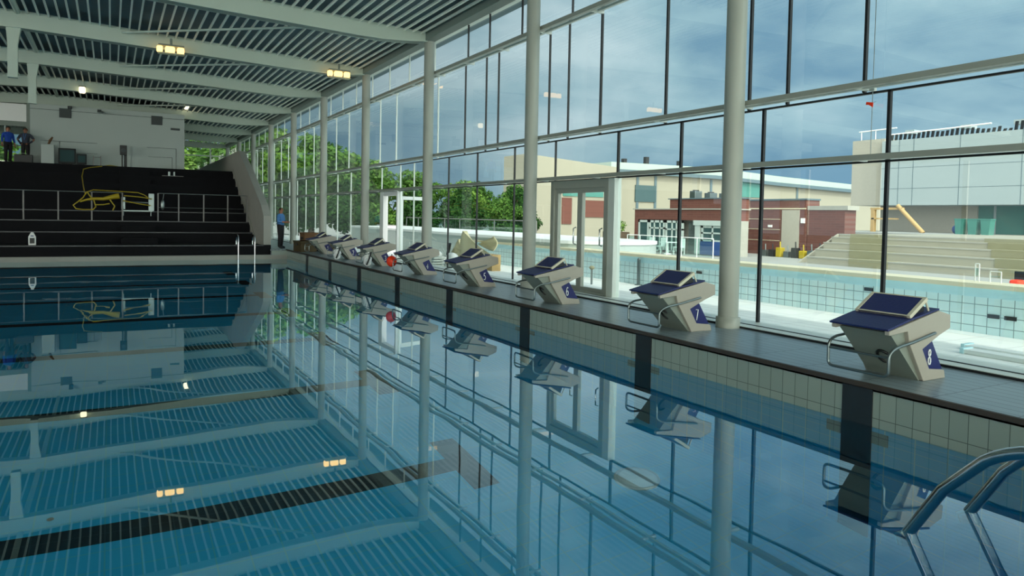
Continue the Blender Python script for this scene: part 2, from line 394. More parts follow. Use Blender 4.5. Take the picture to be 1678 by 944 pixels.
def door_frame(name, y0, y1, mat, leaves=2):
    o = struct(name, MB().box(GX-.09, y0, .03, GX+.06, y0+.10, 1.98).box(GX-.09, y1-.10, .03, GX+.06, y1, 1.98).box(GX-.085, y0+.1, 1.84, GX+.055, y1-.1, 1.98).box(GX-.085, y0+.1, .03, GX+.055, y1-.1, .06), mat)
    w = (y1-y0-.2)/leaves
    for i in range(leaves):
        a = y0+.1+i*w; b = a+w
        lf = MB().box(GX-.04, a, .06, GX+.03, a+.07, 1.84).box(GX-.04, b-.07, .06, GX+.03, b, 1.84).box(GX-.04, a+.07, 1.76, GX+.03, b-.07, 1.84).box(GX-.04, a+.07, .06, GX+.03, b-.07, .12).build('door_leaf', mat, o)
        MB().quad((GX, a+.07, .12), (GX, b-.07, .12), (GX, b-.07, 1.76), (GX, a+.07, 1.76)).build('door_pane', 'window_glass', lf)
        MB().tube([(GX-.05, a+.09, .85), (GX-.1, a+.09, .87), (GX-.1, a+.09, 1.13), (GX-.05, a+.09, 1.15)], .012, 8).build('door_handle', 'chrome', lf)
    return o
door_frame('door_1', 5.72, 7.46, 'rail_paint')
struct('trim_20', MB().box(GX-.08, 5.56, .03, GX+.06, 5.72, 1.98), 'rail_light')
# white door standing open
o = struct('door_2', MB().box(GX-.09, 15.6, .03, GX+.06, 15.68, 1.98).box(GX-.09, 16.8, .03, GX+.06, 17.1, 1.98).box(GX-.085, 15.68, 1.86, GX+.055, 16.8, 1.98), 'white')
lf = MB().box(0, 0, .03, 1.05, .05, .2).box(0, 0, .2, .09, .05, 1.84).box(.96, 0, .2, 1.05, .05, 1.84).box(0, 0, 1.74, 1.05, .05, 1.84).xf(Matrix.Translation((GX+.05, 15.7, 0)) @ Matrix.Rotation(.25, 4, 'Z')).build('door_leaf', 'white', o)

# ------------------------------------------------------------------ other walls of the hall
wb = struct('wall_back', MB().box(LEFT-6, -9.2, -.1, 1.9, -9, .25).box(LEFT-6, -9.2, 5.3, 1.9, -9, 6.3), 'box_wall')
for x in [1.6-2.4*j for j in range(13)]: MB().box(x-.04, -9.15, .25, x+.04, -9.0, 5.3).build('mullion', 'steel_paint', wb)
struct('window_200', MB().quad((1.9, -9.1, .25), (LEFT-6, -9.1, .25), (LEFT-6, -9.1, 5.3), (1.9, -9.1, 5.3)), 'window_glass')
wl = struct('wall_left', MB().box(LEFT-6.2, -9, -.1, LEFT-6, 47, .5).box(LEFT-6.2, -9, 5.2, LEFT-6, 47, 6.2), 'box_wall')
for y in [COLY+COLS*k for k in range(-2, 10)]:
    MB().box(LEFT-6.15, y-.12, .5, LEFT-6.0, y+.12, 5.2).build('mullion', 'steel_paint', wl)
we = struct('wall_far', MB().box(LEFT-6, 46.6, -.1, -19.5, 46.8, 6.2).box(-19.5, 46.6, -.1, 1.8, 46.8, 3.3).box(-19.5, 46.6, 5.85, 1.8, 46.8, 6.4), 'box_wall')
for x in (-7, -4.6, -2.2, .2):
    MB().box(x-.04, 46.6, 3.3, x+.04, 46.7, 5.85).build('mullion', 'rail_light', we)
MB().box(-19.5, 46.62, 4.85, 1.8, 46.7, 4.92).build('transom', 'rail_light', we)
wn += 1
struct('window_%d' % wn, MB().quad((-19.5, 46.7, 3.3), (1.8, 46.7, 3.3), (1.8, 46.7, 5.85), (-19.5, 46.7, 5.85)), 'window_glass')

# ------------------------------------------------------------------ indoor bleachers
t = thing('spectator_stand', 'black stepped spectator stand at the far end of the pool', 'bleachers', (0, FAR+.5, -.2))
def bb(x0, y0, z0, x1, y1, z1): return MB().box(x0, y0-FAR-.5, z0+.2, x1, y1-FAR-.5, z1+.2)
tiers = [(22.52, .14), (24.6, .52), (25.36, .9), (26.08, 1.25), (26.8, 1.6), (27.55, 1.97), (28.3, 2.34), (29.06, 2.71), (29.77, 3.06)]
for i, (y, z) in enumerate(tiers):
    y1 = tiers[i+1][0] if i+1 < len(tiers) else 46.55
    bb(LEFT, y, -.2, -.76, 22.75 if i == 0 else y1, z).build('tier', 'bleacher', t)
    if i == 0: bb(LEFT, 22.75, -.2, -.76, y1, z).build('tier', 'bleacher', t)
    bb(LEFT, y-.015, z-.035, -.75, y+.03, z+.004).build('step_edge', 'bleacher_edge' if i < 4 else 'bleacher', t)
# stair flight cut by lighter treads
for i in range(8):
    y, z = tiers[i]; y2, z2 = tiers[i+1]
    bb(-5.15, (y+y2)/2, z, -4.05, y2, (z+z2)/2+.001).build('stair_tread', 'bleacher', t)
# sloping concrete parapet
struct('trim_22', MB().box(-.76, 22.52, -.2, -.5, 22.76, .14), 'bleacher')
struct('wall_parapet', MB().prism([(22.76, .0), (22.76, .145), (22.56, .145), (22.56, 1.17), (23.08, 1.56), (25.67, 2.74), (28.35, 3.87), (46.55, 3.87), (46.55, .0)], 0, -.75, -.5), 'concrete')
struct('trim_21', MB().prism([(23.73, .06), (29.8, 3.04), (29.8, 3.16), (23.73, .18)], 0, -.79, -.751), 'concrete')
# railing
def railing(name, label, posts, y, z0, z1, mids, cat='railing'):
    t = thing(name, label, cat, (posts[0], y, z0))
    for x in posts: MB().box(x-posts[0]-.022, -.022, 0, x-posts[0]+.022, .022, z1-z0).build('post', 'silver', t)
    MB().tube([(0, 0, z1-z0), (posts[-1]-posts[0], 0, z1-z0)], .014, 8).build('top_rail', 'steel_dark', t)
    for m in mids: MB().tube([(0, 0, m), (posts[-1]-posts[0], 0, m)], .007, 6).build('mid_rail', 'steel_dark', t)
    return t
railing('spectator_railing', 'low railing with bright posts on the black stand, left of the yellow hose', [-10.4, -9.2, -8.05, -7.05, -6.05, -5.1], 25.5, .9, 1.9, [])
railing('spectator_railing', 'railing with thin middle wire on the black stand, right beside the parapet', [-3.95, -3.26, -2.4, -1.55, -.85], 25.5, .9, 1.92, [.5])
# upper building on top of the stand
bw = struct('wall_upper_box', MB().box(-8.3, 31, 3.068, -2.62, 40, 5.52), 'box_wall')
MB().box(-8.3, 30.985, 5.3, -2.62, 31, 5.315).build('seam', 'seam', bw)
MB().box(-7.95, 30.985, 4.04, -5.95, 31, 4.055).build('seam', 'seam', bw)
MB().box(-6.85, 30.985, 3.6, -5.95, 31, 3.612).build('seam', 'seam', bw)
MB().box(-4.1, 30.985, 4.0, -2.95, 31, 4.012).build('seam', 'seam', bw)
MB().box(-4.05, 30.985, 3.6, -3.1, 31, 3.612).build('seam', 'seam', bw)
MB().box(-2.96, 30.985, 3.06, -2.945, 31, 4.012).build('seam', 'seam', bw)
MB().box(-3.12, 30.985, 3.06, -3.105, 31, 3.612).build('seam', 'seam', bw)
MB().box(-7.3, 30.985, 3.06, -7.285, 31, 4.04).build('seam', 'seam', bw)
def fronted(name, label, cat, x0, z0, x1, z1, parts):
    t = thing(name, label, cat, ((x0+x1)/2, 31, z0)); parts(t, (x1-x0)/2, z1-z0); return t
def vent(t, hw, h):
    MB().box(-hw, -.03, 0, hw, 0, h).build('frame', 'vent', t)
    MB().box(-hw+.03, -.04, .03, hw-.03, -.03, h-.03).build('mesh_screen', 'seam', t)
fronted('wall_vent', 'square dark vent on the white upper wall, left one of two', 'vent', -7.3, 5.02, -6.88, 5.4, vent)
fronted('wall_vent', 'square dark vent on the white upper wall, right one above the slot', 'vent', -3.93, 5.0, -3.5, 5.38, vent)
def slot(t, hw, h): MB().box(-hw, -.02, 0, hw, 0, h).build('slot_grille', 'seam', t); MB().box(-hw-.015, -.012, -.012, hw+.015, -.001, h+.012).build('frame', 'vent', t)
fronted('slot_vent', 'narrow dark slot on the white wall below the right square vent', 'vent', -3.16, 4.83, -2.82, 4.9, slot)
def cam(t, hw, h):
    MB().box(-hw, -.08, 0, hw, 0, h).build('bracket', 'vent', t); MB().tube([(0, -.1, .02), (.18, -.3, -.04)], .05, 10).build('camera_body', 'steel_dark', t)
fronted('security_camera', 'small blue grey security camera high on the white upper wall', 'camera', -5.95, 5.34, -5.8, 5.46, cam)
def proj(t, hw, h):
    MB().box(-hw, -.15, 0, hw, 0, h).build('housing', 'dark', t); MB().tube([(0, -.22, h/2), (0, -.15, h/2)], .05, 10).build('lens', 'vent', t)
fronted('wall_spotlight', 'small black spotlight under the roof edge above the left vent', 'light', -7.0, 5.4, -6.85, 5.5, proj)
# niche with pole speaker
MB().box(-5.06, 30.98, 3.06, -4.86, 31, 4.02).build('niche', 'dark', bw)
MB().box(-4.86, 30.96, 3.06, -4.72, 31, 4.05).build('niche_jamb', 'box_wall', bw)
t = thing('loudspeaker', 'black loudspeaker on a slim stand in front of the white upper wall', 'speaker', (-5.0, 30.4, 3.06))
MB().box(-.13, -.13, .52, .13, .13, .92).build('cabinet', 'dark', t, .02)
MB().lathe([(.001, 0), (.08, 0), (.09, .02), (.07, .015), (.001, .01)], n=16).xf(Matrix.Translation((0, -.13, .7)) @ Matrix.Rotation(PI/2, 4, 'X')).build('cone', 'vent', t)
MB().tube([(0, 0, 0), (0, 0, .52)], .02).build('stand_pole', 'steel_dark', t)
MB().box(-.16, -.16, 0, .16, .16, .03).build('stand_foot', 'dark', t)
# pedestal and monitors
t = thing('grey_cabinet', 'narrow grey cabinet standing beside the person with lanyard', 'cabinet', (-7.65, 30.3, 3.06))
MB().box(-.22, -.2, 0, .22, .2, .78).build('body', 'box_wall', t, .02)
MB().box(-.2, -.21, .05, .2, -.2, .74).build('door', 'box_wall', t)
MB().tube([(.02, -.05, .78), (.08, -.03, .95), (.16, 0, 1.08)], [.04, .05, .03], 10).build('brown_roll', 'box_brown', t)
for x, w, h, lab in ((-7.0, .3, .62, 'wide black monitor leaning back on the platform edge'), (-6.5, .18, .42, 'small black monitor box right of the wide black monitor')):
    t = thing('monitor', lab, 'monitor', (x, 30.2, 3.06))
    MB().box(-w, -.02, .05, w, .06, h+.05).xf(Matrix.Rotation(-.15, 4, 'X')).build('casing', 'dark', t, .015)
    MB().box(-w+.05, -.028, .12, w-.05, -.02, h-.02).xf(Matrix.Rotation(-.15, 4, 'X')).build('screen', 'dark_glass', t)
    MB().box(-w*.6, -.1, 0, w*.6, .14, .04).build('foot', 'dark', t)
t = thing('equipment_case', 'black case on the platform under the person with lanyard', 'case', (-8.45, 30.2, 3.06))
MB().box(-.3, -.15, 0, .3, .15, .32).build('shell', 'dark', t, .02); MB().tube([(-.1, 0, .32), (-.1, 0, .37), (.1, 0, .37), (.1, 0, .32)], .012).build('handle', 'steel_dark', t)
for x in (-6.0, -5.82):
    pass
t = thing('stanchion', 'pair of short chrome posts on the platform edge left of the loudspeaker', 'stanchion', (-5.95, 30.3, 3.06))
for sx in (-.13, .13): MB().tube([(sx, 0, 0), (sx, 0, .42)], .02).build('post', 'silver', t)
MB().tube([(-.13, 0, .36), (.13, 0, .36)], .012).build('crossbar', 'silver', t)
# glazed doors at the left on top of the stand
o = struct('door_3', MB().box(-11.5, 31.0, 3.06, -11.4, 31.12, 5.5).box(-8.42, 31, 3.06, -8.3, 31.12, 5.5).box(-11.4, 31, 4.55, -8.42, 31.12, 4.75).box(-9.95, 31, 3.06, -9.9, 31.1, 4.55), 'gutter')
MB().box(-11.4, 31.02, 4.75, -8.42, 31.1, 5.45).build('header_panel', 'white', o)
MB().box(-9.15, 31.02, 3.06, -9.11, 31.08, 4.55).build('mullion', 'steel_dark', o)
MB().quad((-11.4, 31.05, 3.06), (-8.42, 31.05, 3.06), (-8.42, 31.05, 4.55), (-11.4, 31.05, 4.55)).build('pane', 'window_glass', o)
struct('wall_upper_left', MB().box(LEFT, 31, 3.068, -11.5, 31.2, 5.5), 'box_wall')

# yellow hose and reel
t = thing('yellow_hose', 'long yellow hose lying tangled over the railing and running up the stand', 'hose', (-6.2, 24.4, .9))
def P(pts): return [(x+6.2, y-24.4, z-.9) for x, y, z in pts]
hs = P([(-5.0, 29.9, 3.1), (-5.4, 29.0, 3.1), (-5.75, 28.7, 3.02), (-6.1, 28.5, 2.95), (-6.3, 28.1, 2.86), (-6.33, 27.4, 2.55), (-6.27, 26.6, 2.22), (-6.2, 25.7, 1.9), (-6.13, 25.0, 1.84), (-6.08, 24.55, 1.9)])
MB().tube(hs, .02, 8).build('feed_line', 'yellow', t)
MB().tube(P([(-6.08, 24.45, 1.9), (-5.9, 24.42, 1.97), (-5.2, 24.42, 1.95), (-4.5, 24.42, 1.92), (-4.3, 24.42, 1.84), (-4.15, 24.42, 1.72)]), .016, 8).build('rail_run', 'yellow', t)
MB().tube(P([(-6.1, 24.4, 1.9), (-6.2, 24.35, 1.7), (-6.35, 24.3, 1.55), (-6.5, 24.3, 1.42), (-6.42, 24.3, 1.3), (-6.2, 24.3, 1.27), (-5.9, 24.3, 1.28), (-5.82, 24.3, 1.38), (-5.88, 24.3, 1.6), (-6.02, 24.35, 1.78), (-6.08, 24.4, 1.9)]), .022, 8).build('coil', 'yellow', t)
MB().tube(P([(-6.3, 24.33, 1.55), (-6.1, 24.3, 1.62), (-5.9, 24.3, 1.66), (-5.6, 24.3, 1.66), (-5.3, 24.3, 1.74), (-5.1, 24.3, 1.78)]), [.03, .035, .05, .06, .085, .1], 8).build('bundle', 'yellow', t)
MB().tube(P([(-5.85, 24.3, 1.45), (-5.6, 24.3, 1.46), (-5.4, 24.3, 1.5)]), .02, 8).tube(P([(-5.4, 24.3, 1.66), (-5.3, 24.25, 1.5), (-5.24, 24.25, 1.42), (-5.3, 24.25, 1.26)]), .022, 8).build('loose_end', 'yellow', t)
MB().tube(P([(-4.98, 24.35, 1.62), (-4.5, 24.35, 1.52), (-4.1, 24.35, 1.46)]), .018, 8).tube(P([(-4.95, 24.35, 1.8), (-4.4, 24.35, 1.76), (-4.05, 24.35, 1.7)]), .018, 8).build('twin_line', 'yellow', t)
t.location = (-6.3, 25.4, .9)
t = thing('hose_reel', 'grey metal reel frame beside the yellow hose on the stand', 'hose reel', (-4.63, 25.75, .9))
MB().box(-.5, -.05, .42, -.38, .1, .85).build('side_plate', 'steel_dark', t); MB().box(.38, -.05, .36, .56, .1, 1.0).build('side_plate', 'steel_dark', t)
MB().tube([(-.44, .02, .68), (.46, .02, .66)], .03).build('axle', 'steel_dark', t)
MB().box(-.5, -.04, .34, .5, .08, .38).build('base_bar', 'steel_dark', t)
for sx in (-.44, .46): MB().tube([(sx, .02, .0), (sx, .02, .4)], .02).build('leg', 'steel_dark', t)
t = thing('grey_lifejacket', 'grey padded item hanging on the railing right of the hose reel', 'life vest', (-3.8, 25.44, 1.3))
MB().ball((0, 0, .2), .09, 8, (.8, .5, 2.2)).build('pad', 'steel_dark', t); MB().tube([(0, 0, .35), (.04, .02, .6)], .012).build('strap', 'steel_dark', t)
t = thing('white_bench_board', 'thin pale board lying on top tier near the white wall corner', 'board', (-3.2, 29.3, 2.71))
MB().box(-.4, -.12, 0, .4, .12, .03).build('plank', 'silver', t, .006); MB().box(-.18, -.05, .03, -.1, .05, .2).build('upright', 'steel_dark', t); MB().box(.02, -.05, .03, .08, .05, .2).build('upright', 'steel_dark', t)
# small white stand sign at the water edge
t = thing('marker_stand', 'small white upright plastic marker with dark window on the stand, far left', 'marker', (-7.6, 22.95, .14))
MB().prism([(-.1, 0), (.1, 0), (.1, .26), (.03, .4), (-.03, .4), (-.1, .26)], 1, -.03, .03).build('shell', 'white', t)
MB().box(-.062, -.036, .05, .062, -.03, .22).build('window', 'dark', t); MB().box(-.04, -.036, .27, .04, -.03, .3).build('slot', 'blue_panel', t)

# ladders
t = thing('grab_rails', 'pair of curved chrome grab rails dipping into the pool at the lower right', 'grab rails', (-1.67, -2.3, 0))
for sx in (0, .6):
    pts = arc((sx, -.62, -.01), (sx, -.62, .30), (sx, -.25, .30), 8)+arc((sx, .1, .285), (sx, .32, .265), (sx, .46, .155), 6)+[Vector((sx, .66, -.06)), Vector((sx, .83, WZ+.0)), Vector((sx, .88, WZ-.1)), Vector((sx, .86, WZ-.22))]
    MB().tube(pts, .031, 16).build('handrail', 'chrome', t)
    MB().lathe([(.06, 0), (.06, .012), (.035, .02)], (sx, -.62, -.01), 16).build('foot_flange', 'chrome', t)
t = thing('pool_ladder', 'slim chrome pool ladder at the far edge below the parapet', 'ladder', (-1.64, 22.4, -.2))
for sx in (0, .54):
    MB().tube([Vector((sx, .25, 0))]+arc((sx, .25, .45), (sx, .25, .72), (sx, .05, .70), 5)+arc((sx, -.1, .68), (sx, -.2, .66), (sx, -.22, .4), 5)+[Vector((sx, -.22, -1.2))], .022, 10).build('handrail', 'chrome', t)
for z in (-.5, -.8): MB().box(0, -.25, z, .54, -.19, z+.03).build('rung', 'chrome', t)

# ------------------------------------------------------------------ starting blocks
def stroke_digit(d):
    S = {'1': [[(-.2, .6), (.1, 1), (.1, 0)]], '2': [[(-.4, .75), (-.3, .95), (0, 1), (.3, .92), (.4, .72), (.3, .5), (-.4, 0), (.42, 0)]],
         '3': [[(-.4, .85), (-.15, 1), (.2, .98), (.38, .78), (.25, .57), (0, .52), (.3, .45), (.42, .25), (.25, .04), (-.1, 0), (-.4, .15)]],
         '4': [[(.2, 0), (.2, 1), (-.42, .3), (.45, .3)]], '5': [[(.38, 1), (-.3, 1), (-.36, .55), (0, .62), (.34, .5), (.42, .28), (.25, .04), (-.1, 0), (-.4, .12)]],
         '6': [[(.3, .9), (.1, 1), (-.2, .9), (-.38, .55), (-.4, .3), (-.25, .05), (.05, 0), (.32, .1), (.4, .3), (.3, .5), (.05, .58), (-.25, .48), (-.38, .3)]],
         '7': [[(-.42, 1), (.42, 1), (-.1, 0)]],
         '8': [[(0, .54), (-.3, .66), (-.34, .84), (-.15, 1), (.15, 1), (.34, .84), (.3, .66), (0, .54), (-.36, .38), (-.42, .18), (-.2, 0), (.2, 0), (.42, .18), (.36, .38), (0, .54)]]}
    return S[d]
def make_block(num, label):
    t = thing('starting_block', label, 'starting block', (0, 0, 0), 0, 'starting blocks along the pool end')
    body = [(.05, .425), (.26, .435), (.29, .33), (.53, 0), (.80, 0), (.79, .07), (.64, .33), (.84, .44), (.84, .53), (.69, .575)]
    bm = MB().prism([(.06, .43), (.11, .385), (.49, 0), (.80, 0), (.785, .07), (.64, .335), (.83, .44), (.83, .535), (.69, .57)], 1, -.215, .245)
    bm.build('body', 'block_body', t)
    cheek = [(.008, .45), (.012, .415), (.258, .436), (.287, .333), (.505, 0), (.826, 0), (.805, .072), (.584, .098), (.476, .273), (.623, .337), (.717, .378), (.875, .43), (.868, .545), (.78, .568), (.70, .588)]
    MB().prism(cheek, 1, -.25, -.205).build('cheek', 'block_shell', t, .006)
    MB().prism(cheek, 1, .235, .28).build('cheek', 'block_shell', t, .006)
    pan = [(.476, .273), (.623, .337), (.79, .078), (.584, .098)]
    for sy, y0, y1 in ((-1, -.238, -.20), (1, .23, .268)):
        p = MB().prism(pan, 1, y0, y1).build('number_panel', 'navy_panel', t)
        mb = MB(); yy = y0-.004 if sy < 0 else y1+.004
        for st in stroke_digit(num):
            pts = []
            for u, v in st:
                uu = u*.042*(1 if sy < 0 else -1); vv = v*.125
                pts.append((.592+uu+.02*(.5-v)*0+(-.0), yy, .135+vv))
            # slanted like the panel
            pts = [(x+.0, y, z) for x, y, z in pts]
            mb.tube(pts, .006, 6)
        mb.build('numeral', 'white', p)
    # top deck: bent navy platform
    top = [(-.005, .452), (.31, .523), (.70, .592), (.705, .607), (.31, .541), (-.012, .468)]
    MB().prism(top, 1, -.248, .29).build('platform', 'navy', t, .004)
    # kick plate
    k0, k1 = Vector((.312, .538)), Vector((.548, .684)); d = (k1-k0); n = Vector((-d.y, d.x)).normalized()*.022
    k = MB().prism([tuple(k0), tuple(k1), tuple(k1+n), tuple(k0+n)], 1, -.205, .235).build('kick_plate', 'navy', t)
    fr = MB()
    for y0, y1 in ((-.235, -.205), (.235, .262)): fr.prism([tuple(k0-n*.2), tuple(k1-n*.2), tuple(k1+n*1.25), tuple(k0+n*1.25)], 1, y0, y1)
    e = d.normalized()*.012
    fr.prism([tuple(k0), tuple(k0+e), tuple(k0+e+n*1.2), tuple(k0+n*1.2)], 1, -.205, .235); fr.prism([tuple(k1-e), tuple(k1), tuple(k1+n*1.2), tuple(k1-e+n*1.2)], 1, -.205, .235)
    fr.build('frame', 'cream_edge', k)
    MB().prism([(.34, .548), (.53, .665), (.56, .60), (.545, .57)], 1, -.2, .23).build('kick_support', 'dark', t)
    for yy in (-.215, .245): MB().tube([(.55, yy, .672), (.60, yy, .578)], .009, 8).build('kick_strut', 'cream_edge', t)
    # grab bar
    x = -.005; yl, yr = .29, -.262
    pts = [Vector((.62, yr-.005, .405)), Vector((.30, yr-.005, .345))]+arc((.16, yr, .325), (x, yr, .30), (x, yr, .24), 5)+arc((x, yr, .13), (x, yr, .085), (x, yr+.05, .085), 4)+arc((x, yl-.05, .085), (x, yl, .085), (x, yl, .13), 4)+arc((x, yl, .25), (x, yl, .31), (.1, yl, .33), 5)+[Vector((.30, yl+.005, .345)), Vector((.62, yl+.005, .405))]
    MB().tube(pts, .0125, 10).build('grab_bar', 'steel_dark', t)
    MB().tube([(x, yr, .24), (x, yl, .24)], .010, 8).build('cross_bar', 'steel_dark', t)
    # dark hand opening on the front
    a = []
    for i in range(13):
        th = PI*.15+i/12*PI*1.25; a.append((.255-.02*math.sin(th)*.0+.045*math.sin(th)*-.9+.0, -.035-.06*math.cos(th), .185+.06*math.sin(th)))
    MB().tube([(.49-(z)*.985-.012, y, z) for (_, y, z) in a], [.004]+[.013]*11+[.004], 8).build('hand_slot', 'dark', t)
    return t
BL = ['grey starting block numbered 8, nearest of the row', 'grey starting block numbered 7, in front of the nearest round column',
      'grey starting block numbered 6, in front of the dark framed glass door', 'grey starting block numbered 5, in front of the cream fabric shells',
      'grey starting block numbered 4, right of the red float', 'grey starting block numbered 3, left of the red float and white door behind',
      'grey starting block numbered 2, second from the far end', 'grey starting block numbered 1, farthest of the row beside the crates']
for i in range(8):
    b = make_block(str(8-i), BL[i]); b.location = (0, LANE*i, 0)

# things lying by the blocks
t = thing('red_float', 'bright orange red float ball hanging beside block four', 'float', (.0, 11.40, .27))
MB().ball((0, 0, .0), .115, 10, (1, 1, 1.1)).build('ball', 'red', t); MB().tube([(0, 0, .115), (0, .0, .16)], .012).build('eye', 'steel_dark', t)
for (y, lab) in ((14.15, 'white plastic cover heap on the deck in front of block two'), (16.9, 'white plastic cover heap on the deck in front of block one')):
    t = thing('plastic_cover', lab, 'cover', (.13, y-.62, 0))
    mb = MB(); rc = random.Random(int(y*10))
    mb.ball((0, 0, .16), .12, 7, (.9, 1.0, 1.35))
    mb.v = [(vx*(1+rc.uniform(-.35, .3)), vy*(1+rc.uniform(-.35, .3)), max(.0, vz*(1+rc.uniform(-.2, .2)))) for vx, vy, vz in mb.v]; mb.sm = [False]*len(mb.f)
    mb.build('crumpled_sheet', 'white', t)
    MB().tube([(-.05, -.1, .05), (.0, -.15, .2), (.08, -.05, .36)], .02, 8).build('dark_tie', 'dark', t)
for (x, y, w, d, h, m, lab, z) in ((.28, 20.75, .55, .75, .36, 'crate', 'low dark ochre crate on the deck behind block one, front one', 0), (.95, 20.75, .5, .7, .36, 'crate', 'dark ochre crate behind block one, closest to the glass', 0), (.62, 21.6, .5, .5, .62, 'box_brown', 'taller brown box standing behind the ochre crates', 0)):
    t = thing('crate', lab, 'crate', (x, y, z), .1)
    MB().box(-w/2, -d/2, 0, w/2, d/2, h).build('box', m, t, .01)
    MB().box(-w/2-.01, -d/2-.01, h-.06, w/2+.01, d/2+.01, h).build('rim', m, t, .005)
    for s in (-1, 1): MB().box(s*w/2-.02, -.1, h*.6, s*w/2+.02, .1, h*.75).build('handle', 'dark', t)

# ------------------------------------------------------------------ lamps
def triple_lamp(x, y, z, label, white=False):
    t = thing('ceiling_lamp', label, 'lamp', (x, y, z), 0, 'lamps under the roof beams')
    MB().box(-.3, -.08, .09, .3, .1, .13).build('housing', 'gutter', t)
    MB().tube([(0, .02, .13), (0, .02, .3)], .03).build('bracket', 'gutter', t)
    MB().box(-.31, -.1, -.11, .31, .1, -.085).build('lower_tray', 'canvas', t)
    for dx, w in ((-.27, .07), (-.03, .115), (.22, .085)):
        MB().box(dx-w, -.09, -.08, dx+w, .05, .08).build('bulb', 'bulb_white' if white else 'bulb', t, .035)
    return t
triple_lamp(-4.09, 16.95-.1, 5.45, 'warm glowing triple lamp under the roof beam, left of the two large ones')
triple_lamp(.30, 16.95-.1, 5.33, 'warm glowing triple lamp under the roof beam close to the column tops')
triple_lamp(-8.56, 16.95-.1, 5.35, 'added warm triple lamp out of the picture to the left')  # added lamp, out of view, continues the row for even hall lighting
for x, y, z, lab in ((-6.36, 26.7, 5.62, 'small pale lamp hanging below the roof above the white upper wall'), (-2.5, 31.4, 5.95, 'small pale lamp at the top right corner of the white upper wall')):
    t = thing('small_lamp', lab, 'lamp', (x, y, z))
    MB().box(-.1, -.1, -.12, .1, .1, .1).build('bulb', 'bulb_white', t, .04)
    MB().box(-.11, -.05, .1, .11, .1, .14).build('cap', 'gutter', t)
    MB().tube([(.02, .03, .14), (.0, .03, .55)], .012).build('rod', 'rail_light', t)

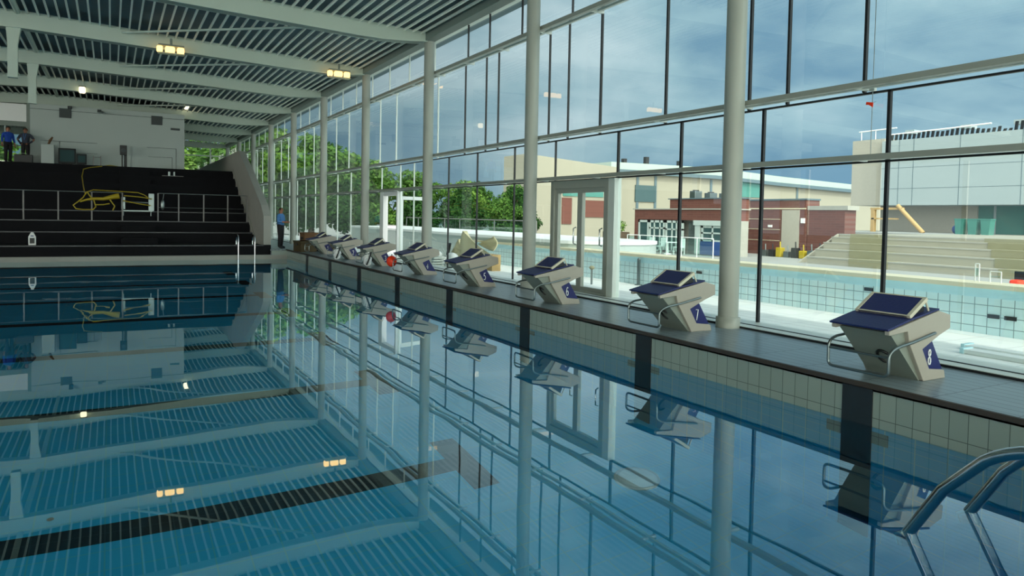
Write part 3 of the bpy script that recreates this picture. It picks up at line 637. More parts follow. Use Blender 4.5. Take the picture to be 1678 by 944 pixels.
# ------------------------------------------------------------------ people
def person(name, label, loc, rz, h, shirt, trousers='trousers', arms='down', lanyard=False):
    t = thing(name, label, 'person', loc, rz); s = h/1.75
    V, E, R = [], [], []
    def ad(p, r, par=None):
        V.append(tuple(c*s for c in p)); R.append(r*s); i = len(V)-1
        if par is not None: E.append((par, i))
        return i
    pel = ad((0, 0, .95), .135); ab = ad((0, .01, 1.1), .125, pel); ch = ad((0, .0, 1.3), .145, ab); nk = ad((0, .01, 1.46), .06, ch); hd0 = ad((0, -.005, 1.53), .075, nk); hd = ad((0, -.015, 1.63), .095, hd0); ad((0, 0, 1.71), .07, hd)
    hands = []
    for sx in (-1, 1):
        hp = ad((sx*.09, 0, .9), .1, pel); kn = ad((sx*.1, -.01, .5), .062, hp); an = ad((sx*.1, .02, .09), .043, kn); ad((sx*.11, -.14, .035), .035, an)
        sh = ad((sx*.19, .01, 1.4), .062, ch)
        if arms == 'hips': el = ad((sx*.36, .06, 1.16), .043, sh); wr = ad((sx*.2, -.08, 1.0), .03, el); dv = Vector((-sx*.6, -.5, -.4)).normalized()
        elif arms == 'front': el = ad((sx*.27, -.02, 1.14), .043, sh); wr = ad((sx*.12, -.24, 1.12), .03, el); dv = Vector((-sx*.6, -.6, .0)).normalized()
        else: el = ad((sx*.25, .02, 1.14), .043, sh); wr = ad((sx*.27, -.06, .9), .03, el); dv = Vector((0, -.2, -1)).normalized()
        pa = ad(Vector(V[wr])/s+dv*.06, .034, wr)
        sd = dv.cross(Vector((0, 1, 0.1))).normalized()
        for j, ln in enumerate((.07, .085, .08, .06)):
            f0 = ad(Vector(V[pa])/s+dv*.04+sd*(j-1.5)*.02, .010, pa); f1 = ad(Vector(V[f0])/s+dv*ln*.6+Vector((0, -.01, 0)), .009, f0); ad(Vector(V[f1])/s+dv*ln*.4+Vector((0, -.025, 0)), .008, f1)
        tb = ad(Vector(V[wr])/s+dv*.03-sd*.035, .012, wr); ad(Vector(V[tb])/s+dv*.04-sd*.015, .010, tb)
    me = bpy.data.meshes.new(name+'_body'); me.from_pydata(V, E, []); ob = bpy.data.objects.new('tmp', me); C.objects.link(ob)
    md = ob.modifiers.new('skin', 'SKIN'); md.use_smooth_shade = True
    for i, r in enumerate(R): me.skin_vertices[0].data[i].radius = (r, r)
    me.skin_vertices[0].data[0].use_root = True
    sb = ob.modifiers.new('sub', 'SUBSURF'); sb.levels = 2; sb.render_levels = 2
    dg = bpy.context.evaluated_depsgraph_get(); dg.update()
    m2 = bpy.data.meshes.new_from_object(ob.evaluated_get(dg)); bpy.data.objects.remove(ob)
    m2.materials.clear(); m2.materials.append(M['skin'])
    b = bpy.data.objects.new('body', m2); C.objects.link(b); b.parent = t
    def shell(nm, mat, test, off):
        bm = bmesh.new(); bm.from_mesh(m2); bm.normal_update()
        dead = [f for f in bm.faces if not test(f.calc_center_median()/s)]
        bmesh.ops.delete(bm, geom=dead, context='FACES')
        for v in bm.verts: v.co += v.normal*off*s
        mm = bpy.data.meshes.new(nm); bm.to_mesh(mm); bm.free(); mm.materials.clear(); mm.materials.append(M[mat])
        for p in mm.polygons: p.use_smooth = True
        q = bpy.data.objects.new(nm, mm); C.objects.link(q); q.parent = t; return q
    shell('shirt', shirt, lambda c: .97 < c.z < 1.47 and (abs(c.x) < .3 or c.z > 1.2) and not (arms == 'front' and c.y < -.16), .014)
    shell('trousers', trousers, lambda c: .09 < c.z < 1.0 and abs(c.x) < .21 and c.y > -.16, .018)
    shell('shoe', 'dark', lambda c: c.z < .095, .012)
    shell('hair', 'hair', lambda c: c.z > 1.6 and (c.y > -.045 or c.z > 1.69), .02)
    fc = MB().ball((0, -.118*s, 1.615*s), .017*s, 6, (1, 1.1, 1.5)); fc.build('nose', 'skin', t)
    for sx in (-1, 1):
        MB().ball((sx*.036*s, -.098*s, 1.642*s), .011*s, 6).build('eye', 'dark', t); MB().ball((sx*.098*s, -.0, 1.62*s), .025*s, 6, (.5, .8, 1.3)).build('ear', 'skin', t)
    MB().box(-.03*s, -.112*s, 1.568*s, .03*s, -.09*s, 1.578*s).build('mouth', 'box_brown', t)
    if lanyard: MB().tube([(-.06*s, -.1*s, 1.44*s), (-.04*s, -.165*s, 1.3*s), (.0, -.17*s, 1.12*s), (.04*s, -.165*s, 1.3*s), (.06*s, -.1*s, 1.44*s)], .012*s, 6).build('lanyard', 'blue_shirt', t)
    return t
person('person', 'person in a light blue shirt and black trousers standing beside the glass wall', (-.12, 22.75, 0), .9, 1.5, 'blue_shirt', arms='front')
person('person', 'person in royal blue shirt at the picture edge on top of the stand', (-8.98, 30.5, 3.06), .5, 1.42, 'royal_shirt')
person('person', 'person in charcoal shirt with blue lanyard and hands on hips', (-8.42, 30.6, 3.06), -.2, 1.42, 'grey_shirt', arms='hips', lanyard=True)

# ------------------------------------------------------------------ outdoors
struct('floor_outdoor_paving', MB().box(GX+.06, -12, -.3, 4.5, 60, -.1), 'paving')
struct('ground', MB().box(4.6, -60, -1.3, 140, 140, -.8).box(-60, 48, -1.3, 4.6, 140, -.8), 'ground')
w = struct('wall_outdoor_pool', MB().box(4.5, -6, -.8, 4.75, 17, .5), 'out_tile')
MB().box(4.48, -6, .38, 4.5, 17, .5).build('waterline_band', 'out_band', w)
MB().box(4.44, -6, .5, 4.95, 17, .56).build('coping', 'coping', w)
for y, z in ((6.5, .28), (2.95, .3), (1.2, .12), (1.0, .12)): MB().box(4.485, y-.07, z, 4.5, y+.07, z+.05).build('inlet_slot', 'dark', w)
MB().box(4.488, 2.55, .12, 4.5, 2.75, .22).build('blue_tile', 'blue_panel', w)
w = struct('wall_outdoor_white', MB().prism([(6.0+1.5*math.cos(a)+.0, 11.8+1.5*math.sin(a)) for a in [PI*1.0+PI*i/16 for i in range(17)]]+[(7.5, 30), (4.6, 30)], 2, -.8, .66), 'box_wall')
MB().prism([(6.0+1.53*math.cos(a)+.0, 11.8+1.53*math.sin(a)) for a in [PI*1.0+PI*i/16 for i in range(17)]]+[(7.5, 30), (4.6, 30)], 2, .66, .74).build('coping', 'white', w)
# poles outside
for (x, y, h, lab) in ((4.4, 8.2, .55, 'slim grey post outside, right of the glass door'),
                       (4.6, 3.24, .62, 'left post of the pair outside behind block eight'), (4.6, 3.13, .62, 'right post of the pair outside behind block eight')):
    t = thing('steel_post', lab, 'post', (x, y, -.1)); MB().box(-.025, -.025, 0, .025, .025, h).build('upright', 'steel_dark', t); MB().box(-.06, -.06, 0, .06, .06, .02).build('base_plate', 'steel_dark', t); MB().ball((0, 0, h), .035, 6).build('cap', 'steel_dark', t)
t = thing('bollard_lamp', 'short dark bollard lamp seen through the glass door', 'bollard', (3.5, 8.66, -.1))
MB().tube([(0, 0, 0), (0, 0, .33)], .022).build('stem', 'steel_dark', t); MB().ball((0, 0, .36), .06, 8, (1, 1, .7)).build('head', 'olive', t)
for (x, y, l_, lab) in ((2.85, .3, .5, 'front white board lying on the sunny paving at right'), (3.15, .45, .75, 'rear white board lying on the sunny paving at right')):
    t = thing('white_board', lab, 'board', (x, y, -.1)); MB().box(-.09, -l_, 0, .09, .35, .05).build('plank', 'white', t, .006); MB().box(-.1, .33, 0, .1, .37, .06).build('end_cap', 'out_band', t)
# cream fabric shells
def shell_surf(pts_a, pts_b, th=.02, n=10):
    """a lofted curved sheet with real thickness"""
    mb = MB(); A, B = [], []
    for i in range(n+1):
        t_ = i/n
        A.append(arc(*pts_a, n)[i]); B.append(arc(*pts_b, n)[i])
    vs = []
    for i in range(n+1):
        for j in range(7):
            u = j/6; p = A[i].lerp(B[i], u)+Vector((.12, -.0, .0))*math.sin(PI*u); vs.append(p)
    k = len(vs); vs2 = [v+Vector((th, th*.3, 0)) for v in vs]; fs = []
    for i in range(n):
        for j in range(6):
            a = i*7+j; fs.append((a, a+1, a+8, a+7)); fs.append((k+a+7, k+a+8, k+a+1, k+a))
    for i in range(n):
        fs += [(i*7, i*7+7, k+i*7+7, k+i*7), (i*7+6, k+i*7+6, k+i*7+13, i*7+13)]
    for j in range(6): fs += [(j, k+j, k+j+1, j+1), (n*7+j, n*7+j+1, k+n*7+j+1, k+n*7+j)]
    return mb.add(vs+vs2, fs, True)
t = thing('fabric_shells', 'cream curved fabric shells standing outside the glass behind block five', 'sculpture', (2.9, 13.72, -.1))
shell_surf([(0, .35, .0), (0, .36, .7), (0, .13, 1.0)], [(.15, -1.29, .42), (.12, -.55, .6), (0, .13, 1.0)]).build('main_shell', 'canvas', t)
shell_surf([(.1, 1.5, .0), (.1, 1.0, .42), (.1, .62, .76)], [(.1, .1, .2), (.1, .42, .45), (.1, .62, .76)]).build('left_shell', 'canvas', t)
shell_surf([(.2, -1.29, .90), (.2, -1.0, .78), (.12, -.55, .74)], [(.2, -1.29, .52), (.2, -1.0, .52), (.12, -.55, .68)]).build('right_wing', 'canvas', t)
MB().tube([(.0, 1.1, .3), (-.02, .9, .62)], .045, 8).build('dark_prop', 'dark', t)
MB().box(.2, -1.25, 0, .45, -.3, .42).build('base_box', 'timber', t)
for (x, y, lab, sc_) in ((2.35, 14.5, 'white folded sheet pile left of the cream fabric shells', 1.), (2.45, 13.4, 'white folded sheet pile at the foot of the cream shells', .8)):
    t = thing('folded_sheets', lab, 'sheets', (x, y, -.1))
    mb = MB()
    for j in range(4): mb.box(-.2+.02*j, -.32*sc_, .07*j, .2, .34*sc_, .07*j+.055)
    mb.build('stack', 'rail_light', t, .02)
    mb = MB()
    for j in range(4): mb.ball((random.uniform(-.1, .1), random.uniform(-.2, .2)*sc_, .33), .13, 6, (1, 1.2, .8))
    mb.build('crumpled_top', 'white', t)
# glass balustrades
def balustrade(label, x, y0, y1, z0, z1, n, name='balustrade', railmat='silver', r=.02):
    t = thing(name, label, 'railing', (x, y0, z0)); d = y1-y0; h = z1-z0
    for i in range(n+1): MB().box(-r, d*i/n-r, 0, r, d*i/n+r, h).build('post', railmat, t)
    MB().tube([(0, 0, h), (0, d, h)], r*1.2, 6).build('top_rail', railmat, t)
    MB().box(-.005, 0, .08, .005, d, h-.06).build('glass_panel', 'clear_glass', t)
    return t
balustrade('glass balustrade with thin top rail in front of the trees outside', 9.0, 20, 34, -.8, 1.15, 8)
struct('wall_outdoor_grey', MB().box(9.3, 20, -.8, 9.6, 40, .66), 'concrete')
balustrade('white railing on the terrace in front of the brick building windows', 23.5, 25.0, 32.5, -.8, .3, 6, 'terrace_railing', 'white')
for (y0, y1, z1, lab) in ((1.555, 1.605, .74, 'tall narrow white railing gate standing on the outdoor pool coping'), (1.28, 1.415, .65, 'low white railing on the outdoor pool coping right of the narrow gate')):
    balustrade(lab, 4.8, y0, y1, .56, z1+.06, 1, 'white_railing', 'white', .006)
t = thing('red_chair', 'orange red chair on the terrace at the right picture edge', 'chair', (14, 5.4, -.8))
MB().box(-.15, -.12, .5, .15, .12, .8).build('seat', 'red', t, .05); MB().box(.12, -.12, .8, .16, .12, 1.0).build('backrest', 'dark', t)
for sx in (-.12, .12):
    for sy in (-.1, .1): MB().box(sx-.02, sy-.02, 0, sx+.02, sy+.02, .5).build('leg', 'steel_dark', t)

# outdoor concrete bleachers
t = thing('concrete_terrace', 'pale concrete seating steps outdoors below the grey panel building', 'bleachers', (25.77, 0, -.8))
rows = [(0, .36), (.8, .74), (1.6, 1.08), (2.4, 1.36), (3.2, 1.52)]
for i, (x, z) in enumerate(rows):
    x1 = rows[i+1][0] if i < 4 else 23.2
    MB().box(x, -8, 0, x1, 20.7+i*.12, z).build('step', 'step_conc', t)
    MB().box(x-.02, -8, z-.05, x+.06, 20.7+i*.12, z+.01).build('step_nosing', 'concrete', t)
MB().box(12, 21.3, 0, 23.2, 33, 1.52).build('upper_paving', 'ground', t)
for (y0, y1) in ((16.3, 18.3), (9.5, 11.6)):
    for i, (x, z) in enumerate(rows):
        MB().box(x-.03, y0+i*.55, z-.37 if i else 0, x+.8, y1+i*.55, z+.012).build('olive_strip', 'olive', t)
MB().prism([(0, 0), (3.2, 1.52), (3.2, 0)], 1, 21.2, 21.3).build('side_wall', 'step_conc', t)
# brick pavilion with windows
X0 = 25.6
t = thing('brick_pavilion', 'low red brick pavilion with white framed windows behind the outdoor pool', 'building', (X0, 26.4, -.8))
def bp(y0, z0, y1, z1, x0=0., x1=1.7): return MB().box(x0, y0-26.4, z0+.8, x1, y1-26.4, z1+.8)
bp(26.0, 1.3, 34.4, 1.95).build('brick_band', 'brick', t)
bp(34.05, -.8, 34.4, 1.3).build('brick_pier', 'brick', t)
bp(26.0, -.8, 34.05, 1.3, .6, 1.7).build('rear_wall', 'concrete', t)
bp(25.9, 1.95, 34.5, 2.02, -.1, 1.75).build('roof_slab', 'concrete', t)
bp(26.0, 2.02, 31.6, 2.62, .6, 1.7).build('upper_brick', 'brick', t)
bp(25.9, 2.62, 31.7, 2.68, 0.5, 1.75).build('upper_coping', 'dark_band', t)
def win(y0, y1, z0, z1, splits, fill='dark_glass', header=None):
    f = MB().box(-.0, y0-26.4, z0+.8, .1, y0-26.4+.14, z1+.8).box(0, y1-26.4-.14, z0+.8, .1, y1-26.4, z1+.8).box(0, y0-26.4, z1+.8-.14, .1, y1-26.4, z1+.8).box(0, y0-26.4, z0+.8, .1, y1-26.4, z0+.9)
    for kind, v in splits:
        if kind == 'v': f.box(0, v-26.4-.05, z0+.8, .1, v-26.4+.05, z1+.8)
        else: f.box(0, y0-26.4, v+.8-.05, .1, y1-26.4, v+.8+.05)
    o = f.build('window', 'box_wall', t)
    MB().box(.04, y0-26.4+.02, z0+.82, .08, y1-26.4-.02, z1+.78).build('pane', fill, o)
win(32.95, 34.0, -.75, 1.25, [('h', -.35)])
win(31.4, 32.9, -.75, 1.25, [('h', .75), ('v', 32.4), ('v', 31.85)])
win(29.7, 31.3, -.75, 1.25, [('h', .7), ('v', 30.3), ('v', 30.7)])
bp(28.7, -.75, 29.5, 1.2, .3, .35).build('grey_door', 'steel_dark', t)
bp(28.2, -.75, 28.6, 1.3, -.05, .2).build('white_pier', 'box_wall', t)
bp(26.0, 1.0, 28.7, 1.3, -.1, .1).build('white_header', 'box_wall', t)
win(26.1, 28.1, .05, 1.0, [('h', .55), ('v', 27.2), ('v', 26.5)])
bp(26.05, -.75, 28.15, .05, -.02, .2).build('blue_panel', 'blue_panel', t)
for (y, h) in ((29.9, .45), (28.6, .3), (26.7, .4), (27.4, .25)):
    q = thing('roof_unit', 'grey roof unit on the brick pavilion, height %d cm' % int(h*100), 'roof unit', (X0+1.2, y, 1.98)); 
    q['label'] = {29.9: 'leftmost dark roof unit on the brick pavilion', 28.6: 'second roof unit from the left on the brick pavilion', 27.4: 'low flat roof unit on brick pavilion between two others', 26.7: 'rightmost roof unit on the brick pavilion by the column'}[y]
    MB().box(-.3, -.25, 0, .3, .25, h+.72).build('casing', 'steel_dark', q, .03); MB().lathe([(.001, 0), (.2, 0), (.2, .06), (.001, .06)], (0, 0, h+.72), 12).build('fan_cap', 'dark', q)
# terrace tables and white chairs
for j, (x, y, nm) in enumerate(((24.3, 31.3, 'leftmost'), (24.3, 30.2, 'second'), (24.6, 28.9, 'third'))):
    q = thing('patio_chair', '%s white patio chair from the left behind the terrace railing' % nm, 'chair', (x, y, -.8))
    MB().box(-.25, -.25, .42, .25, .25, .48).build('seat', 'white', q); MB().box(.2, -.25, .48, .26, .25, .98).build('backrest', 'white', q)
    for sx in (-.22, .22):
        for sy in (-.22, .22): MB().box(sx-.02, sy-.02, 0, sx+.02, sy+.02, .42).build('leg', 'white', q)
q = thing('patio_table', 'white patio table between the chairs on the terrace', 'table', (24.3, 29.55, -.8))
MB().box(-.4, -.4, .7, .4, .4, .75).build('tabletop', 'white', q); MB().tube([(0, 0, 0), (0, 0, .7)], .04).build('stem', 'white', q); MB().lathe([(.25, 0), (.25, .03), (.05, .05)], n=16).build('foot', 'white', q)
# tall brick block
t = thing('brick_block', 'tall plain red brick block right of the nearest column', 'building', (31.2, 25.1, -.8))
MB().box(0, 0, 0, 1.2, 6.0, 3.45).build('wall', 'brick', t); MB().box(-.05, -.05, 3.45, 1.25, 6.05, 3.55).build('parapet_cap', 'dark_band', t)
MB().box(-.04, 0, 2.9, .0, 6.0, 2.97).build('string_course', 'coping', t)
for z in (.9, 1.6, 2.25): MB().box(-.02, 1.9, z, .0, 6.0, z+.03).build('joint', 'coping', t)
MB().box(-.03, .45, 0, .0, 1.75, 2.85).build('render_panel', 'core', t)
MB().box(-.06, 2.5, 1.75, 0, 2.8, 1.9).build('wall_sign', 'white', t); MB().box(-.1, .05, 2.05, 0, .3, 2.35).build('wall_lamp', 'white', t)
t = thing('brown_block', 'lower brown brick wall between the tall brick block and the grey panel building', 'building', (31.3, 22.55, -.8))
MB().box(0, 0, 0, 1.0, 2.5, 2.85).build('wall', 'brick', t); MB().box(-.05, -.2, 2.85, 1.0, 2.5, 3.1).build('roof_edge', 'concrete', t)
# grey panel building
PX = 46.
t = thing('panel_building', 'pale grey panel building with a serrated roof screen overhanging the steps', 'building', (PX, 19, 0))
def pp(y0, z0, y1, z1, x0=0., x1=12.): return MB().box(x0, y0-19, z0, x1, y1-19, z1)
pp(9, 2.72, 30.1, 7.6).build('upper_volume', 'panel_grey', t)
pp(30.1, 2.72, 32.8, 7.85, .3, 12).build('stair_core', 'core', t)
pp(9, -.8, 32.8, .1, 3, 12).build('plinth', 'core', t)
pp(24.6, .1, 32.0, 2.72, 3, 12).build('lower_wall', 'core', t)
pp(9, .1, 24.6, 2.72, 3.2, 12).build('window_band', 'teal_glass', t)
for y in (23.4, 21.4, 20.8, 19.9, 16): pp(y, .1, y+.12, 2.72, 3.1, 3.25).build('window_post', 'panel_grey', t)
pp(9, .1, 19.9, .35, 3.1, 3.25).build('window_sill', 'panel_grey', t)
for z in (3.95, 5.5): pp(9, z, 30.1, z+.025, -.01, 0).build('panel_joint', 'dark_band', t)
for y in (28.7, 27.6, 24.3, 20.4, 16): pp(y, 2.72, y+.04, 7.6, -.01, 0).build('panel_joint', 'dark_band', t)
for i in range(38):
    y = 29.3-i*.34; h = .42+.16*math.sin(i*.55) if i > 16 else .42+.05*math.sin(i)
    if 22 < i < 25: h = .16
    MB().add([(0, y-19, 7.6), (0, y-19+.17, 7.6), (.1, y-19+.17, 7.6), (.1, y-19, 7.6), (0, y-19-.06, 7.6+h), (0, y-19+.11, 7.6+h), (.1, y-19+.11, 7.6+h), (.1, y-19-.06, 7.6+h)],
             [(3, 2, 1, 0), (4, 5, 6, 7), (0, 1, 5, 4), (1, 2, 6, 5), (2, 3, 7, 6), (3, 0, 4, 7)]).build('screen_fin', 'dark', t)
MB().tube([(.05, 29.4-19, 8.05), (.05, 25-19, 8.12), (.05, 22.4-19, 8.2)], .06, 6).build('screen_rail', 'white', t)
MB().tube([(.5, 32.4-19, 8.55), (.5, 29.3-19, 8.6)], .05, 6).tube([(.5, 32.2-19, 7.8), (.5, 32.2-19, 8.55)], .03, 6).tube([(.5, 31-19, 7.8), (.5, 31-19, 8.57)], .03, 6).build('roof_rail', 'white', t)
for y in (28.2, 24.2, 20.8):
    MB().box(.6, y-19-.2, 8.05, 1.4, y-19+.5, 8.35).build('roof_plant', 'panel_grey', t)
# clutter below the panel building
t = thing('timber_brace', 'tan timber brace leaning below the pale panel building', 'timber', (43, 25.8, .72))
MB().tube([(0, -.9, 0), (0, 1.0, 1.9)], .16, 6).build('brace', 'timber', t); MB().box(-.1, .6, 1.6, .2, 3.0, 1.75).build('top_plate', 'timber', t); MB().box(-.1, 2.7, 0, .2, 2.95, 1.6).build('post', 'timber', t); MB().box(-.1, 1.0, .9, .2, 2.9, 1.0).build('shelf', 'timber', t)
t = thing('blue_sack', 'dark blue sack on the steps under the panel building', 'sack', (43.5, 22.9, .72)); MB().ball((0, 0, .3), .35, 8, (1, 1, .95)).build('bag', 'blue_panel', t); MB().tube([(0, 0, .6), (0, 0, .72)], [.08, .04], 8).build('knot', 'blue_panel', t)
for y, w_ in ((22.4, 'left'), (21.6, 'middle'), (20.8, 'right')):
    t = thing('teal_bin', '%s one of three teal bins in front of the window band' % w_, 'bin', (43, y, .72)); MB().prism([(-.22, 0), (.22, 0), (.29, .95), (-.29, .95)], 0, -.3, .3).build('bin_body', 'teal_glass', t); MB().box(-.32, -.33, .95, .32, .33, 1.02).build('lid', 'teal_glass', t)
# construction oddments at the foot of the brick block
for j in range(9):
    y = 22.2+.55*j; c = ['yellow', 'dark', 'steel_dark'][j % 3]
    t = thing('site_barrier', '%s %s site barrier from the right at the brick block foot' % (['first', 'second', 'third', 'fourth', 'fifth', 'sixth', 'seventh', 'eighth', 'ninth'][j], ['yellow', 'black', 'grey'][j % 3]), 'barrier', (29.5, y, -.8))
    h = .35+.25*random.random(); MB().box(-.2, -.18, 0, .2, .18, h).build('base_block', c, t, .03); MB().tube([(0, 0, h), (.05, .06, h+.35)], .04, 6).build('stake', c, t)
# beige hall
t = thing('beige_hall', 'large beige hall with dark fascia and pale green roof in the distance', 'building', (34.4, 62, -.8))
MB().prism([(-1.2, 0), (11.2, 0), (11.2, 8.0), (-1.2, 8.85)], 1, 0, 5).build('front_wall', 'beige', t)
MB().box(11.2, 2, 0, 75, 22, 7.6).build('long_wall', 'beige', t)
MB().prism([(11.2, 7.8), (28, 7.75), (40, 7.3), (75, 6.4), (75, 7.2), (40, 8.3), (28, 8.85), (11.2, 8.75)], 1, 1.5, 22).build('roof', 'beige_roof', t)
MB().prism([(11.2, 7.5), (28, 7.45), (40, 7.0), (75, 6.1), (75, 6.6), (40, 7.45), (28, 7.9), (11.2, 7.95)], 1, 1.3, 1.5).build('fascia', 'dark_band', t)
for x in (15.4, 18.2, 27.5, 31, 44): MB().box(x, 1.9, 2.2, x+.35, 2.0, 7.4).build('downpipe', 'dark_band', t)
MB().box(15.2, 1.85, 4.2, 18.4, 2.0, 6.2).build('window', 'dark_glass', t)
MB().box(33, 1.85, 5.3, 37, 2.0, 7.4).build('window', 'teal_glass', t)
MB().box(3.5, -.1, 4.5, 9, .02, 6).build('window', 'teal_glass', t); MB().box(3.4, -.1, 1.4, 4.7, .02, 4.3).build('brick_panel', 'brick', t); MB().box(6.3, -.1, 2.2, 9.2, .02, 4.1).build('brick_panel', 'brick', t)
for x, h in ((15, .6), (18.5, 1.0), (24, .8)): MB().box(x, 4, 8.6, x+.5, 4.5, 8.9+h).build('roof_vent', 'dark', t)
# planter
t = thing('planter', 'brown planter with bright green shrub left of the brick pavilion', 'planter', (25.0, 35.4, -.8))
MB().box(-.5, -.6, 0, .5, 1.1, 1.2).build('box', 'bark', t)
def leaves(n, blobs, size, seed):
    rnd = random.Random(seed); mb = MB()
    for _ in range(n):
        c, r = blobs[rnd.randrange(len(blobs))]
        while True:
            p = Vector((rnd.uniform(-1, 1), rnd.uniform(-1, 1), rnd.uniform(-1, 1)))
            if .5 < p.length < 1: break
        q = Vector((c[0]+p.x*r[0], c[1]+p.y*r[1], c[2]+p.z*r[2]))
        nrm = (p+Vector((rnd.uniform(-1, 1), rnd.uniform(-1, 1), rnd.uniform(-.4, 1)))*.9).normalized()
        u = nrm.orthogonal().normalized(); u.rotate(Matrix.Rotation(rnd.random()*6.28, 3, nrm)); v = nrm.cross(u); s = size*rnd.uniform(.6, 1.3)
        mb.add([q-u*s*.5, q+v*s*.32, q+u*s*.5, q-v*s*.32], [(0, 1, 2, 3)])
    return mb
leaves(500, [((0, 0, 1.6), (.6, .5, .5)), ((0, .6, 1.5), (.5, .5, .4))], .16, 3).build('shrub', 'leaf_c', t)
# trees
protos = []
for s_, (mt, seed) in enumerate((('leaf_a', 11), ('leaf_b', 12), ('leaf_c', 13))):
    t = empty('broadleaf_tree'); rnd = random.Random(seed)
    blobs = [((rnd.uniform(-1.5, 1.5), rnd.uniform(-1.3, 1.3), rnd.uniform(2.0, 5.6)), (rnd.uniform(.9, 1.5), rnd.uniform(.9, 1.5), rnd.uniform(.8, 1.3))) for _ in range(13)]+[((0, 0, 6.2), (1.1, 1.1, .9)), ((0, 0, 4), (1.7, 1.7, 1.9))]
    leaves(5200, blobs, .34, seed).build('crown', mt, t)
    MB().tube([(0, 0, -.2), (.1, .05, 1.6), (0, 0, 3.4), (.1, .1, 5.5)], [.2, .15, .1, .04], 8).tube([(.05, 0, 2.2), (.8, .3, 3.6)], [.09, .03], 6).tube([(.05, 0, 2.6), (-.8, -.3, 4.2)], [.08, .03], 6).build('trunk', 'bark', t)
    protos.append(t)
spots = [(-2.2, 54, 1.05, 2), (.6, 57, 1.1, 0), (-5.5, 56, 1.0, 0), (3.2, 50, 1.18, 0), (5.4, 55, 1.3, 2), (7.4, 49, 1.12, 0), (9.4, 54, 1.12, 1), (10.6, 48, .92, 0), (13.0, 52, .92, 2), (14.2, 47, .78, 0), (16.6, 51, .80, 0), (18.2, 46, .66, 1), (20.2, 50, .72, 2), (22.6, 53, .74, 0), (24.6, 49, .66, 1), (26.8, 53, .72, 0),
         (12.0, 40, .55, 1), (16.0, 41, .52, 1), (19.6, 42, .5, 0), (8.0, 41, .62, 1), (4.8, 42, .7, 1), (-12.5, 52, 1.05, 2), (-16, 54, 1.1, 0), (22.0, 43, .5, 1)]
used = set(); order = sorted(range(len(spots)), key=lambda i: math.atan2(spots[i][0]+5.45, spots[i][1]+3.71)); rank = {i: n for n, i in enumerate(order)}
ords = ['first', 'second', 'third', 'fourth', 'fifth', 'sixth', 'seventh', 'eighth', 'ninth', 'tenth', 'eleventh', 'twelfth', 'thirteenth', 'fourteenth', 'fifteenth', 'sixteenth', 'seventeenth', 'eighteenth', 'nineteenth', 'twentieth', 'twenty first', 'twenty second', 'twenty third', 'twenty fourth']
for i, (x, y, s_, k) in enumerate(spots):
    o = protos[k] if k not in used else copy_tree(protos[k]); used.add(k)
    o.location = (x, y, -.8); o.rotation_euler = (0, 0, i*1.7); o.scale = (s_*1.12, s_*1.12, s_)
    tag(o, '%s %s tree from the left beyond the glass walls' % (ords[rank[i]], ['green', 'dark green', 'yellow green'][k]), 'tree', 'trees beyond the glass')
# added plate by the cable, stands in for an orange reflection in the glass
t = thing('orange_reflection', 'small orange plate imitating a reflection beside the thin cable high on the glass', 'tag', (1.66, 1.12, 2.60))
MB().prism([(-.04, .015), (.04, .03), (.045, .0), (.01, -.005), (-.035, -.035)], 0, -.004, .004).build('plate', 'red', t); MB().tube([(0, .03, .0), (0, -.07, .02)], .002, 5).build('string', 'steel_dark', t)
t = thing('steel_cable', 'thin vertical steel cable in front of the upper glass at the right', 'cable', (1.66, 1.09, 2.036))
MB().tube([(0, 0, .0), (0, 0, 3.5)], .004, 6).build('wire', 'steel_dark', t); MB().box(-.02, -.03, .70, .02, .03, .76).build('clamp', 'rail_light', t)

# ------------------------------------------------------------------ sky, sun
w = bpy.data.worlds.new('sky'); bpy.context.scene.world = w; w.use_nodes = True
nt = w.node_tree; nt.nodes.clear()
out = nt.nodes.new('ShaderNodeOutputWorld'); bg = nt.nodes.new('ShaderNodeBackground'); tc = nt.nodes.new('ShaderNodeTexCoord')
sp = nt.nodes.new('ShaderNodeSeparateXYZ'); L(nt, tc.outputs['Generated'], sp.inputs[0])
mp = nt.nodes.new('ShaderNodeMapping'); mp.inputs['Location'].default_value = (.35, .1, .2); mp.inputs['Scale'].default_value = (1., 1., 2.2); L(nt, tc.outputs['Generated'], mp.inputs[0])
n1 = N(nt, 'ShaderNodeTexNoise', Scale=2.6, Detail=6., Roughness=.5, Distortion=.2); L(nt, mp.outputs[0], n1.inputs['Vector'])
cr = nt.nodes.new('ShaderNodeValToRGB'); e = cr.color_ramp.elements
e[0].position = .40; e[0].color = rgb(srgb(112, 146, 170)); e[1].position = .64; e[1].color = rgb(srgb(190, 206, 214))
x = e.new(.5); x.color = rgb(srgb(150, 178, 191))
L(nt, n1.outputs['Fac'], cr.inputs[0])
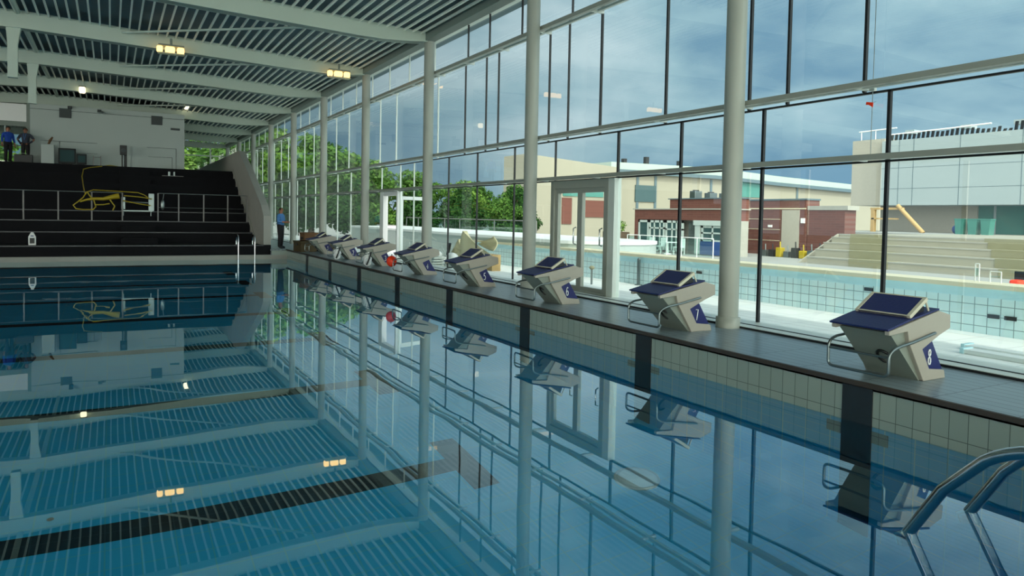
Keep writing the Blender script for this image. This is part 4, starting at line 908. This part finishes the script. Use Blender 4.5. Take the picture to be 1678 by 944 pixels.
# the sky is brightest around the sun, behind the camera
dt = N(nt, 'ShaderNodeVectorMath', operation='DOT_PRODUCT'); dt.inputs[1].default_value = Vector((-.42, -.84, .33)).normalized(); L(nt, tc.outputs['Generated'], dt.inputs[0])
mr = nt.nodes.new('ShaderNodeMapRange'); mr.interpolation_type = 'SMOOTHSTEP'; mr.inputs['From Min'].default_value = .1; mr.inputs['From Max'].default_value = .9; mr.inputs['To Min'].default_value = 1.35; mr.inputs['To Max'].default_value = SKYB; L(nt, dt.outputs['Value'], mr.inputs[0])
wm = nt.nodes.new('ShaderNodeMapRange'); wm.inputs['From Min'].default_value = .1; wm.inputs['From Max'].default_value = .9; L(nt, dt.outputs['Value'], wm.inputs[0])
mxs = N(nt, 'ShaderNodeMix', data_type='RGBA'); mxs.inputs[7].default_value = (.62, .58, .50, 1); L(nt, wm.outputs[0], mxs.inputs[0]); L(nt, cr.outputs[0], mxs.inputs[6])
rd = N(nt, 'ShaderNodeVectorMath', operation='DOT_PRODUCT'); rd.inputs[1].default_value = Vector((.92, .2, .32)).normalized(); L(nt, tc.outputs['Generated'], rd.inputs[0])
rm = nt.nodes.new('ShaderNodeMapRange'); rm.interpolation_type = 'SMOOTHSTEP'; rm.inputs['From Min'].default_value = .35; rm.inputs['From Max'].default_value = .98; rm.inputs['To Min'].default_value = .62; rm.inputs['To Max'].default_value = 1.12; L(nt, rd.outputs['Value'], rm.inputs[0])
mu = N(nt, 'ShaderNodeMath', operation='MULTIPLY'); L(nt, mr.outputs[0], mu.inputs[0]); L(nt, rm.outputs[0], mu.inputs[1])
L(nt, mxs.outputs[2], bg.inputs[0]); L(nt, mu.outputs[0], bg.inputs[1]); L(nt, bg.outputs[0], out.inputs[0])
sl = bpy.data.lights.new('sun', 'SUN'); sl.energy = 2.4; sl.angle = .02; sl.color = (1., .95, .86)
so = bpy.data.objects.new('sun', sl); C.objects.link(so)
so.rotation_euler = Vector((.12, .70, -.70)).to_track_quat('-Z', 'Y').to_euler()

# ------------------------------------------------------------------ camera
cd = bpy.data.cameras.new('camera'); co = bpy.data.objects.new('camera', cd); C.objects.link(co)
r = Vector((.87119915, -.49055262, .01923969)); u = Vector((.00162381, .04206947, .99911337)); f = Vector((.49092709, .87039548, -.03744745))
mw = Matrix((( r.x, u.x, -f.x, -5.45152633), (r.y, u.y, -f.y, -3.71404976), (r.z, u.z, -f.z, 1.32119626), (0, 0, 0, 1)))
co.matrix_world = mw
cd.sensor_width = 36.; cd.lens = 1165.4055/1678*36.; cd.shift_y = -(472-398.354903)/1678; cd.clip_start = .05; cd.clip_end = 500
sc = bpy.context.scene; sc.camera = co
sc.view_settings.view_transform = 'Standard'; sc.view_settings.look = 'None'; sc.view_settings.exposure = 0.; sc.view_settings.gamma = 1.; sc.view_settings.use_curve_mapping = False
cy = sc.cycles
cy.use_denoising = True; cy.max_bounces = 14; cy.diffuse_bounces = 5; cy.glossy_bounces = 6; cy.transmission_bounces = 8; cy.transparent_max_bounces = 24
cy.sample_clamp_indirect = 4.; cy.caustics_refractive = True; cy.caustics_reflective = True
